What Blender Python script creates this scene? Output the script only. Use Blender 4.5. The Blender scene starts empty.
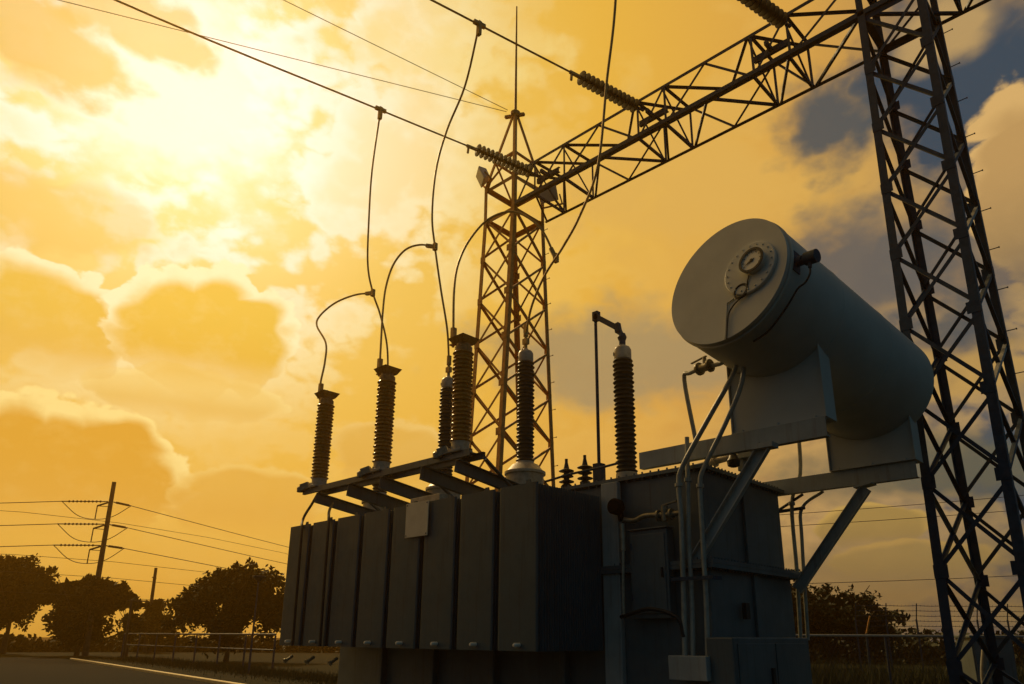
import bpy, bmesh, math, random
from mathutils import Vector, Matrix
random.seed(7)
V = Vector
scene = bpy.context.scene
COL = scene.collection

# ------------------------------------------------------------------ render
scene.render.engine = 'CYCLES'
scene.cycles.use_denoising = True
try:
    scene.cycles.denoiser = 'OPENIMAGEDENOISE'
except Exception:
    pass
scene.cycles.max_bounces = 6
scene.view_settings.view_transform = 'Standard'
scene.view_settings.look = 'None'
scene.view_settings.exposure = 0.0
scene.view_settings.gamma = 1.0
scene.view_settings.use_curve_mapping = False

# ------------------------------------------------------------------ camera
# an eye-level wide lens tipped up, with a little vertical lens shift
cam_d = bpy.data.cameras.new('camera')
cam = bpy.data.objects.new('camera', cam_d)
COL.objects.link(cam)
RX = V((0.7271229, 0.68648855, 0.00507524))      # camera right in world axes
DN = V((-0.19341287, 0.21194346, -0.95795169))   # camera down
FW = V((-0.65869853, 0.69556699, 0.28688466))    # camera forward
m3 = Matrix((RX, -DN, -FW)).transposed()
cam.matrix_world = Matrix.Translation((0, 0, 1.7)) @ m3.to_4x4()
cam_d.sensor_width = 36.0
cam_d.lens = 722.0 / 1024.0 * 36.0
cam_d.shift_x = -15.0 / 1024.0
cam_d.shift_y = 78.0 / 1024.0
cam_d.clip_start = 0.05
cam_d.clip_end = 6000.0
scene.camera = cam

SUN = V((-0.765, 0.232, 0.600)).normalized()     # towards the sun behind the clouds

# ------------------------------------------------------------------ node helpers
class NT:
    def __init__(s, tree):
        s.t = tree
    def node(s, kind, **kw):
        n = s.t.nodes.new(kind)
        for k, v in kw.items():
            setattr(n, k, v)
        return n
    def link(s, a, b):
        s.t.links.new(a, b)
    def put(s, sock, v):
        if isinstance(v, bpy.types.NodeSocket):
            s.t.links.new(v, sock)
        else:
            sock.default_value = v
    def math(s, op, a, b=None, c=None, clamp=False):
        n = s.node('ShaderNodeMath', operation=op, use_clamp=clamp)
        s.put(n.inputs[0], a)
        if b is not None: s.put(n.inputs[1], b)
        if c is not None: s.put(n.inputs[2], c)
        return n.outputs[0]
    def vmath(s, op, a, b=None):
        n = s.node('ShaderNodeVectorMath', operation=op)
        s.put(n.inputs[0], a)
        if b is not None: s.put(n.inputs[1], b)
        return n.outputs['Value'] if op in ('DOT_PRODUCT', 'LENGTH') else n.outputs['Vector']
    def noise(s, vec, scale, detail=4, rough=0.55, dist=0.0, out='Fac'):
        n = s.node('ShaderNodeTexNoise')
        if vec is not None: s.put(n.inputs['Vector'], vec)
        n.inputs['Scale'].default_value = scale
        n.inputs['Detail'].default_value = detail
        n.inputs['Roughness'].default_value = rough
        n.inputs['Distortion'].default_value = dist
        return n.outputs[out]
    def step(s, x, a, b):
        n = s.node('ShaderNodeMapRange', interpolation_type='SMOOTHSTEP')
        s.put(n.inputs['Value'], x)
        n.inputs['From Min'].default_value = a
        n.inputs['From Max'].default_value = b
        return n.outputs['Result']
    def mix(s, f, a, b, mode='MIX'):
        n = s.node('ShaderNodeMix', data_type='RGBA', blend_type=mode)
        s.put(n.inputs['Factor'], f)
        s.put(n.inputs[6], a if isinstance(a, bpy.types.NodeSocket) else (*a, 1))
        s.put(n.inputs[7], b if isinstance(b, bpy.types.NodeSocket) else (*b, 1))
        return n.outputs[2]
    def ramp(s, x, stops):
        n = s.node('ShaderNodeValToRGB')
        s.put(n.inputs[0], x)
        e = n.color_ramp.elements
        while len(e) < len(stops): e.new(0.5)
        for el, (p, c) in zip(e, stops):
            el.position = p; el.color = (*c, 1)
        return n.outputs[0]

MATS = {}
def mat(name, col, col2=None, rough=0.6, metal=0.0, scale=6.0, bump=0.15, bscale=40.0, streak=False, spec=0.5):
    """procedural paint / metal / stone: two tones broken up by noise, run streaks, fine bump"""
    m = bpy.data.materials.new(name)
    m.use_nodes = True
    nt = NT(m.node_tree)
    b = m.node_tree.nodes['Principled BSDF']
    tc = nt.node('ShaderNodeTexCoord').outputs['Object']
    col2 = col2 or tuple(c * 0.6 for c in col)
    f = nt.noise(tc, scale, 6, 0.62)
    f = nt.step(f, 0.35, 0.68)
    c = nt.mix(f, col, col2)
    if streak:
        v = nt.vmath('MULTIPLY', tc, (9.0, 9.0, 0.35))
        g = nt.step(nt.noise(v, 1.6, 5, 0.7), 0.50, 0.76)
        c = nt.mix(nt.math('MULTIPLY', g, 0.62), c, (col2[0] * 0.62, col2[1] * 0.42, col2[2] * 0.32))      # rust and dirt runs
    nt.put(b.inputs['Base Color'], c)
    r = nt.math('MULTIPLY_ADD', nt.noise(tc, scale * 3, 3), 0.3, rough - 0.15, clamp=True)
    nt.put(b.inputs['Roughness'], r)
    b.inputs['Metallic'].default_value = metal
    b.inputs['Specular IOR Level'].default_value = spec
    bp = nt.node('ShaderNodeBump')
    bp.inputs['Strength'].default_value = bump
    bp.inputs['Distance'].default_value = 0.01
    nt.put(bp.inputs['Height'], nt.noise(tc, bscale, 4))
    nt.put(b.inputs['Normal'], bp.outputs[0])
    MATS[name] = m
    return m

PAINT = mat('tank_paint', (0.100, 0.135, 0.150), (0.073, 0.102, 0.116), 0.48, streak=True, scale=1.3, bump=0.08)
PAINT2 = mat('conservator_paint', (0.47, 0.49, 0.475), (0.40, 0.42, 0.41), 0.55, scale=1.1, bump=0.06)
CAPP = mat('beige_cap_paint', (0.56, 0.56, 0.51), (0.49, 0.49, 0.45), 0.55, scale=1.4, bump=0.05)  # same paint as the drum, lightened for the glare on its front cap
PIPE = mat('pale_pipe_paint', (0.36, 0.37, 0.33), (0.26, 0.27, 0.245), 0.45, scale=6, bump=0.06)
PAINT3 = mat('beam_paint', (0.38, 0.415, 0.41), (0.30, 0.33, 0.33), 0.5, streak=True, scale=2.0, bump=0.08)
FIN = mat('radiator_paint', (0.040, 0.086, 0.112), (0.028, 0.064, 0.085), 0.55, streak=True, scale=1.6, bump=0.06)
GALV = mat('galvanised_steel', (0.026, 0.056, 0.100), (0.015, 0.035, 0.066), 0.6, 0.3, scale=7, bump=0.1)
ORANGE = mat('weathered_steel', (0.66, 0.32, 0.075), (0.46, 0.20, 0.045), 0.6, 0.25, scale=7, bump=0.15)  # steel coloured orange to carry the glare over the centre tower
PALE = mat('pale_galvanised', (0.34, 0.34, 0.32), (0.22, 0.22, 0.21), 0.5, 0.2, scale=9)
PORC = mat('brown_porcelain', (0.44, 0.20, 0.035), (0.33, 0.145, 0.025), 0.28, scale=5, bump=0.03)  # brown glaze, lightened to take in the orange glare on the arresters
DPORC = mat('dark_porcelain', (0.038, 0.036, 0.026), (0.024, 0.023, 0.018), 0.5, scale=5, bump=0.03)
CAPM = mat('cream_metal_cap', (0.50, 0.43, 0.33), (0.34, 0.28, 0.20), 0.45, 0.1, scale=9)
WIREM = mat('weathered_aluminium', (0.62, 0.38, 0.11), (0.44, 0.26, 0.075), 0.5, 0.3, scale=20)  # wire metal with the orange glare put into its colour
BLACK = mat('black_rubber', (0.018, 0.018, 0.018), (0.01, 0.01, 0.01), 0.6, scale=20)
BOARD = mat('cream_board', (0.78, 0.68, 0.50), (0.70, 0.60, 0.43), 0.55, scale=4, bump=0.03)
DIAL = mat('white_dial', (0.84, 0.80, 0.68), (0.78, 0.74, 0.62), 0.35, scale=5, bump=0.0)
CONC = mat('concrete', (0.26, 0.25, 0.23), (0.17, 0.165, 0.15), 0.9, scale=4, bump=0.4)
KERB = mat('kerb_paint', (0.72, 0.58, 0.28), (0.55, 0.43, 0.2), 0.7, scale=3, bump=0.3)  # one pale yellow tone for all kerb stones
WOOD = mat('weathered_wood', (0.12, 0.085, 0.05), (0.07, 0.05, 0.03), 0.85, scale=4, bump=0.4, streak=True)
BARK = mat('bark', (0.06, 0.045, 0.03), (0.035, 0.026, 0.018), 0.95, scale=8, bump=0.8, bscale=15)
IRON = mat('cast_iron', (0.012, 0.012, 0.012), (0.008, 0.008, 0.008), 0.95, scale=20, spec=0.03)
GUNM = mat('brass_valve', (0.28, 0.25, 0.18), (0.18, 0.16, 0.11), 0.4, 0.4, scale=14)

def leaf_mat(name, c1, c2):
    m = bpy.data.materials.new(name); m.use_nodes = True
    nt = NT(m.node_tree); b = m.node_tree.nodes['Principled BSDF']
    tc = nt.node('ShaderNodeTexCoord').outputs['Object']
    nt.put(b.inputs['Base Color'], nt.mix(nt.step(nt.noise(tc, 0.9, 5), 0.35, 0.65), c1, c2))
    b.inputs['Roughness'].default_value = 0.7
    b.inputs['Specular IOR Level'].default_value = 0.2
    return m
LEAF = leaf_mat('dark_leaves', (0.010, 0.018, 0.005), (0.020, 0.029, 0.008))
LEAF2 = leaf_mat('olive_leaves', (0.03, 0.04, 0.011), (0.045, 0.052, 0.016))

def ground_mat(name, c1, c2, c3, scale, bump):
    m = bpy.data.materials.new(name); m.use_nodes = True
    nt = NT(m.node_tree); b = m.node_tree.nodes['Principled BSDF']
    tc = nt.node('ShaderNodeTexCoord').outputs['Object']
    big = nt.step(nt.noise(tc, 0.12, 6, 0.6), 0.4, 0.62)
    fine = nt.step(nt.noise(tc, scale, 5, 0.7), 0.35, 0.7)
    c = nt.mix(fine, c1, c2)
    c = nt.mix(nt.math('MULTIPLY', big, 0.7), c, c3)
    nt.put(b.inputs['Base Color'], c)
    b.inputs['Roughness'].default_value = 0.95
    b.inputs['Specular IOR Level'].default_value = 0.04
    bp = nt.node('ShaderNodeBump'); bp.inputs['Strength'].default_value = bump; bp.inputs['Distance'].default_value = 0.03
    nt.put(bp.inputs['Height'], nt.noise(tc, scale * 2, 5, 0.7)); nt.put(b.inputs['Normal'], bp.outputs[0])
    return m
YARD = ground_mat('yard_gravel_and_weeds', (0.017, 0.018, 0.012), (0.009, 0.012, 0.006), (0.012, 0.016, 0.006), 9, 0.6)
ASPH = ground_mat('asphalt', (0.009, 0.014, 0.017), (0.006, 0.009, 0.011), (0.008, 0.011, 0.013), 30, 0.25)

# ------------------------------------------------------------------ mesh builder
class MB:
    def __init__(s):
        s.v = []; s.f = []; s.m = []; s.sm = []
        s.mats = []
    def mi(s, m):
        if m not in s.mats: s.mats.append(m)
        return s.mats.index(m)
    def add(s, vs, fs, m=None, smooth=False):
        o = len(s.v); s.v += [tuple(v) for v in vs]
        k = -1 if m is None else s.mi(m)
        for f in fs:
            s.f.append([o + i for i in f]); s.m.append(k); s.sm.append(smooth)
    def hexa(s, p, m=None):
        s.add(p, [(0, 3, 2, 1), (4, 5, 6, 7), (0, 1, 5, 4), (1, 2, 6, 5), (2, 3, 7, 6), (3, 0, 4, 7)], m)
    def box(s, lo, hi, m=None):
        (a, b, c), (d, e, f) = lo, hi
        s.hexa([(a, b, c), (d, b, c), (d, e, c), (a, e, c), (a, b, f), (d, b, f), (d, e, f), (a, e, f)], m)
    def prism(s, pts, off, m=None, smooth=False):
        """closed polygon pts extruded by vector off"""
        n = len(pts); off = V(off)
        vs = [V(p) for p in pts] + [V(p) + off for p in pts]
        fs = [tuple(reversed(range(n))), tuple(range(n, 2 * n))] + [(i, (i + 1) % n, n + (i + 1) % n, n + i) for i in range(n)]
        s.add(vs, fs, m, smooth)
    def bar(s, p0, p1, w, h, up=(0, 0, 1), m=None):
        p0, p1 = V(p0), V(p1); d = (p1 - p0).normalized(); up = V(up)
        if abs(d.dot(up)) > 0.99: up = V((0, 1, 0))
        r = d.cross(up).normalized() * w / 2; u = r.cross(d).normalized() * h / 2
        s.hexa([p0 - r - u, p0 + r - u, p0 + r + u, p0 - r + u, p1 - r - u, p1 + r - u, p1 + r + u, p1 - r + u], m)
    def angle(s, p0, p1, w, t, da, db, m=None):
        """rolled steel angle: an L profile, flanges along da and db"""
        p0, p1 = V(p0), V(p1); d = (p1 - p0).normalized()
        a = V(da); a = (a - d * a.dot(d)).normalized()
        b = V(db); b = (b - d * b.dot(d)); b = (b - a * b.dot(a)).normalized()
        prof = [(0, 0), (w, 0), (w, t), (t, t), (t, w), (0, w)]
        s.prism([p0 + a * x + b * y for x, y in prof], p1 - p0, m)
    def channel(s, p0, p1, h, w, t, side, up=(0, 0, 1), m=None):
        """C profile of height h, flange w towards side"""
        p0, p1 = V(p0), V(p1); d = (p1 - p0).normalized()
        u = V(up); u = (u - d * u.dot(d)).normalized()
        a = V(side); a = (a - d * a.dot(d) - u * a.dot(u)).normalized()
        prof = [(0, 0), (w, 0), (w, t), (t, t), (t, h - t), (w, h - t), (w, h), (0, h)]
        s.prism([p0 + a * x + u * y for x, y in prof], p1 - p0, m)
    def ibeam(s, p0, p1, h, w, t, up=(0, 0, 1), m=None):
        p0, p1 = V(p0), V(p1); d = (p1 - p0).normalized()
        u = V(up); u = (u - d * u.dot(d)).normalized(); a = d.cross(u)
        k = w / 2; q = t / 2
        prof = [(-k, 0), (k, 0), (k, t), (q, t), (q, h - t), (k, h - t), (k, h), (-k, h), (-k, h - t), (-q, h - t), (-q, t), (-k, t)]
        s.prism([p0 + a * x + u * y for x, y in prof], p1 - p0, m)
    def lathe(s, prof, org=(0, 0, 0), axis=(0, 0, 1), n=20, m=None, smooth=True, caps=True):
        """prof: list of (radius, height); closed by fans where radius is 0"""
        org = V(org); ax = V(axis).normalized()
        e1 = ax.cross(V((0, 0, 1)))
        e1 = e1.normalized() if e1.length > 1e-4 else V((1, 0, 0))
        e2 = ax.cross(e1)
        vs = []; fs = []
        for r, h in prof:
            for i in range(n):
                a = 2 * math.pi * i / n
                vs.append(org + ax * h + (e1 * math.cos(a) + e2 * math.sin(a)) * max(r, 1e-4))
        for j in range(len(prof) - 1):
            for i in range(n):
                k = (i + 1) % n
                fs.append((j * n + i, j * n + k, (j + 1) * n + k, (j + 1) * n + i))
        L = (len(prof) - 1) * n
        if caps: fs.append(tuple(reversed(range(n)))); fs.append(tuple(range(L, L + n)))
        s.add(vs, fs, m, smooth)
    def cyl(s, p0, p1, r, n=14, m=None, smooth=True, r1=None):
        d = V(p1) - V(p0)
        s.lathe([(r, 0), (r if r1 is None else r1, d.length)], p0, d, n, m, smooth)
    def tube(s, pts, r, n=8, m=None, sub=6, r_end=None, spline=True):
        pts = [V(p) for p in pts]
        if spline and len(pts) > 2:
            q = [pts[0] * 2 - pts[1]] + pts + [pts[-1] * 2 - pts[-2]]; out = []
            for i in range(1, len(q) - 2):
                a, b, c, d = q[i - 1], q[i], q[i + 1], q[i + 2]
                for k in range(sub):
                    t = k / sub
                    out.append(0.5 * ((2 * b) + (c - a) * t + (2 * a - 5 * b + 4 * c - d) * t * t + (3 * b - a - 3 * c + d) * t ** 3))
            out.append(pts[-1]); pts = out
        vs = []; fs = []; ref = None
        N = len(pts)
        for i, p in enumerate(pts):
            d = (pts[min(i + 1, N - 1)] - pts[max(i - 1, 0)]).normalized()
            if ref is None:
                ref = d.orthogonal().normalized()
            else:
                ref = (ref - d * ref.dot(d)).normalized()
            e2 = d.cross(ref)
            rr = r if r_end is None else r + (r_end - r) * i / (N - 1)
            for k in range(n):
                a = 2 * math.pi * k / n
                vs.append(p + (ref * math.cos(a) + e2 * math.sin(a)) * rr)
        for i in range(N - 1):
            for k in range(n):
                l = (k + 1) % n
                fs.append((i * n + k, i * n + l, (i + 1) * n + l, (i + 1) * n + k))
        fs.append(tuple(reversed(range(n)))); fs.append(tuple(range((N - 1) * n, N * n)))
        s.add(vs, fs, m, True)
    def build(s, name, m, parent=None, bevel=0.0, autosmooth=True):
        me = bpy.data.meshes.new(name)
        me.from_pydata(s.v, [], s.f)
        if -1 in s.m: d = s.mi(m); s.m = [d if k < 0 else k for k in s.m]
        for q in s.mats: me.materials.append(q)
        me.polygons.foreach_set('material_index', s.m)
        me.polygons.foreach_set('use_smooth', s.sm)
        me.update()
        if any(s.sm):
            try: me.set_sharp_from_angle(angle=math.radians(38))
            except Exception: pass
        o = bpy.data.objects.new(name, me)
        COL.objects.link(o)
        if parent is not None:
            o.parent = parent
            r = parent
            while r.parent is not None: r = r.parent
            if parent is r and r.type == 'EMPTY':
                o.matrix_parent_inverse = Matrix.Translation(-r.location)
        if bevel:
            b = o.modifiers.new('edge', 'BEVEL'); b.width = bevel; b.segments = 2
            b.limit_method = 'ANGLE'; b.angle_limit = math.radians(50)
        return o

def tag(o, label=None, cat=None, group=None, kind=None):
    if label: o['label'] = label
    if cat: o['category'] = cat
    if group: o['group'] = group
    if kind: o['kind'] = kind
    return o
def thing(name, loc, label, cat, group=None):
    o = bpy.data.objects.new(name, None); COL.objects.link(o)
    o.empty_display_size = 0.3
    o.location = loc
    return tag(o, label, cat, group)
def dup(o, parent=None, off=(0, 0, 0)):
    """a thing or part copied with all that hangs under it (mesh data shared)"""
    c = o.copy(); COL.objects.link(c)
    if parent is not None:
        c.parent = parent
        c.matrix_parent_inverse = o.matrix_parent_inverse.copy()
    c.location = V(o.location) + V(off)
    for ch in [x for x in bpy.data.objects if x.parent is o]:
        dup(ch, c)
    return c

# wire and pipe runs, metres
P = {}
P["dropper1"] = [[-13.32, 8.42, 14.3], [-13.59, 8.63, 12.93], [-13.89, 8.84, 11.72], [-14.11, 9.05, 10.62], [-14.12, 9.27, 9.92], [-14.06, 9.48, 9.4], [-13.98, 9.69, 8.61], [-14.14, 9.9, 7.78]]
P["arm1"] = [[-14.02, 9.2, 9.87], [-14.63, 9.07, 9.97], [-15.35, 8.95, 9.94], [-15.82, 8.82, 9.68], [-15.7, 8.7, 9.32], [-14.96, 8.57, 8.6], [-14.71, 8.45, 8.0], [-14.59, 8.32, 7.42], [-14.37, 8.2, 7.07]]
P["dropper2"] = [[-9.42, 8.34, 14.25], [-10.01, 8.54, 13.29], [-10.81, 8.73, 12.66], [-11.39, 8.93, 12.0], [-11.7, 9.12, 11.04], [-11.78, 9.31, 10.32], [-11.74, 9.51, 9.28], [-11.7, 9.71, 8.34], [-11.82, 9.9, 7.6]]
P["arm2"] = [[-11.76, 9.3, 10.31], [-12.13, 9.14, 10.44], [-12.49, 8.99, 10.38], [-12.7, 8.83, 10.0], [-12.7, 8.67, 9.37], [-12.52, 8.51, 8.63], [-12.29, 8.36, 7.8], [-12.03, 8.2, 7.13]]
P["dropper3"] = [[-5.65, 8.3, 13.65], [-5.94, 8.5, 12.43], [-6.31, 8.7, 11.26], [-6.71, 8.9, 9.79], [-7.3, 9.1, 9.12], [-7.89, 9.3, 8.78], [-8.53, 9.5, 8.5], [-9.06, 9.7, 8.1], [-9.42, 9.9, 7.65]]
P["arm3"] = [[-8.33, 9.6, 8.83], [-8.57, 9.4, 9.52], [-9.08, 9.2, 10.01], [-9.61, 9.0, 10.0], [-9.96, 8.8, 9.59], [-10.08, 8.6, 9.0], [-9.96, 8.4, 8.26], [-9.68, 8.2, 7.23]]
P["pipeA"] = [[-4.47, 8.95, 5.64], [-4.42, 8.96, 5.55], [-4.46, 8.96, 5.29], [-4.89, 8.97, 4.73], [-5.38, 8.97, 4.08], [-5.47, 8.98, 3.81], [-5.47, 8.99, 3.3], [-5.5, 8.99, 2.19], [-5.54, 9.0, 1.4]]
P["pipeB"] = [[-4.45, 9.02, 5.65], [-4.34, 9.02, 5.52], [-4.39, 9.02, 5.12], [-4.69, 9.02, 4.58], [-5.07, 9.02, 4.01], [-5.15, 9.02, 3.76], [-5.16, 9.02, 3.13], [-5.17, 9.02, 2.18], [-5.2, 9.02, 1.41]]
P["pipeC"] = [[-5.36, 9.1, 4.53], [-5.38, 9.09, 3.89], [-5.41, 9.08, 3.16], [-5.42, 9.07, 2.19], [-5.45, 9.06, 1.4]]
P["pipeD"] = [[-4.5, 8.9, 5.59], [-4.65, 8.99, 5.49], [-4.97, 9.08, 5.53], [-5.28, 9.17, 5.54], [-5.44, 9.26, 5.49], [-5.36, 9.35, 4.52]]
P["pipeE"] = [[-4.91, 12.1, 5.18], [-4.96, 12.1, 4.41], [-5.16, 12.1, 3.91], [-5.19, 12.1, 2.76], [-5.24, 12.1, 1.66]]
P["pipeF"] = [[-4.62, 12.15, 4.07], [-5.01, 12.15, 3.83], [-5.07, 12.15, 3.29], [-5.14, 12.15, 1.66]]
P["cableA"] = [[-3.15, 8.55, 6.37], [-3.16, 8.56, 6.14], [-3.41, 8.57, 5.89], [-3.62, 8.58, 5.73], [-3.94, 8.59, 5.51], [-4.14, 8.6, 5.4]]
P["lead1"] = [[-14.1, 8.2, 4.64], [-13.87, 7.97, 4.39], [-13.76, 7.73, 4.01], [-13.35, 7.5, 3.53]]
P["lead2"] = [[-13.58, 8.3, 4.42], [-13.05, 7.9, 4.12], [-12.37, 7.5, 3.64]]
P["lidpipe"] = [[-8.36, 9.3, 4.31], [-7.83, 9.4, 4.39], [-7.33, 9.5, 4.43], [-6.99, 9.6, 4.48]]

CLOUDS = [
    ('soft', ((-0.3928, 0.7362, 0.5511), 0.2702, 0.1287, (0.72, 0.42, 0.095), 0.8), {}),
    ('soft', ((-0.5301, 0.7636, 0.3686), 0.2322, 0.1024, (0.33, 0.255, 0.135), 0.8), {}),
    ('soft', ((-0.2359, 0.8676, 0.4378), 0.1531, 0.1041, (0.105, 0.108, 0.105), 0.92), {'wk': 1.6, 'e': (0.25, 1.1)}),
    ('soft', ((-0.232, 0.7765, 0.5859), 0.1049, 0.062, (0.065, 0.085, 0.095), 0.95), {'e': (0.35, 1.1), 'wk': 1.5}),
    ('soft', ((-0.1097, 0.8123, 0.5728), 0.1055, 0.1388, (0.042, 0.068, 0.095), 1.0), {'e': (0.4, 1.1), 'wk': 1.5}),
    ('soft', ((-0.1645, 0.9229, 0.348), 0.0824, 0.053, (0.05, 0.075, 0.09), 0.85), {'wk': 1.6}),
    ('cumulus', ((-0.0593, 0.8814, 0.4686), 0.0719, 0.1253, (0.68, 0.42, 0.15), (0.52, 0.31, 0.11), (0.3, 0.2, 0.09)), {'wk': 0.9, 'edge': 0.12}),
    ('soft', ((-0.1045, 0.7672, 0.6329), 0.0543, 0.0434, (0.55, 0.35, 0.13), 0.85), {}),
    ('soft', ((-0.2092, 0.9281, 0.3081), 0.157, 0.0435, (0.52, 0.31, 0.085), 0.8), {'wk': 1.8}),
    ('soft', ((-0.2629, 0.9443, 0.1979), 0.2088, 0.0553, (0.115, 0.115, 0.075), 0.85), {}),
    ('soft', ((-0.3268, 0.943, 0.0625), 0.234, 0.1047, (0.235, 0.17, 0.075), 0.85), {}),
    ('cumulus', ((-0.3082, 0.9421, 0.132), 0.0683, 0.0298, (0.52, 0.33, 0.09), (0.35, 0.23, 0.07), (0.28, 0.19, 0.07)), {'wk': 0.8, 'edge': 0.12}),
    ('cumulus', ((-0.2755, 0.957, 0.0906), 0.0907, 0.0266, (0.45, 0.28, 0.08), (0.31, 0.21, 0.07), (0.27, 0.19, 0.075)), {'wk': 0.8, 'edge': 0.15, 'amt': 0.8}),
    ('soft', ((-0.7661, 0.2178, 0.6047), 0.2183, 0.1379, (1.0, 0.97, 0.84), 0.75), {'e': (0.1, 1.1), 'wk': 1.9}),
    ('soft', ((-0.8034, 0.0817, 0.5898), 0.0628, 0.0471, (0.76, 0.49, 0.1), 0.9), {'wk': 2.4, 'e': (0.3, 1.1)}),
    ('soft', ((-0.7497, 0.1476, 0.6451), 0.0649, 0.026, (0.76, 0.5, 0.11), 0.8), {'wk': 2.4}),
    ('soft', ((-0.8773, 0.1563, 0.4538), 0.1244, 0.0396, (0.8, 0.52, 0.11), 0.6), {'wk': 2.0}),
    ('soft', ((-0.57, 0.4603, 0.6806), 0.1481, 0.0617, (0.9, 0.68, 0.24), 0.7), {'wk': 2.2}),
    ('soft', ((-0.9501, 0.3004, 0.0844), 0.3926, 0.0833, (0.77, 0.45, 0.08), 0.6), {}),
    ('cumulus', ((-0.9576, 0.2232, 0.1821), 0.1509, 0.0836, (0.97, 0.74, 0.26), (0.72, 0.37, 0.042), (0.74, 0.4, 0.065)), {'wk': 0.8, 'edge': 0.06}),
    ('cumulus', ((-0.8907, 0.4232, 0.166), 0.1029, 0.0515, (0.86, 0.57, 0.15), (0.75, 0.42, 0.07), (0.73, 0.39, 0.065)), {'wk': 0.9, 'edge': 0.12, 'amt': 0.8}),
    ('cumulus', ((-0.783, 0.5756, 0.2357), 0.0954, 0.0477, (0.84, 0.56, 0.17), (0.73, 0.43, 0.09), (0.71, 0.4, 0.08)), {'wk': 0.9, 'edge': 0.15, 'amt': 0.7}),
    ('cumulus', ((-0.8979, 0.3331, 0.2877), 0.1192, 0.0326, (0.92, 0.69, 0.25), (0.88, 0.62, 0.19), (0.77, 0.46, 0.09)), {'wk': 0.9, 'edge': 0.08, 'amt': 0.9}),
    ('cumulus', ((-0.9232, 0.1718, 0.3439), 0.0973, 0.0687, (0.98, 0.86, 0.48), (0.8, 0.5, 0.07), (0.79, 0.47, 0.09)), {'wk': 0.8, 'edge': 0.06}),
    ('cumulus', ((-0.8701, 0.3294, 0.3666), 0.1194, 0.083, (0.99, 0.88, 0.5), (0.8, 0.51, 0.065), (0.78, 0.45, 0.055)), {'wk': 0.8, 'edge': 0.055}),
]

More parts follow.
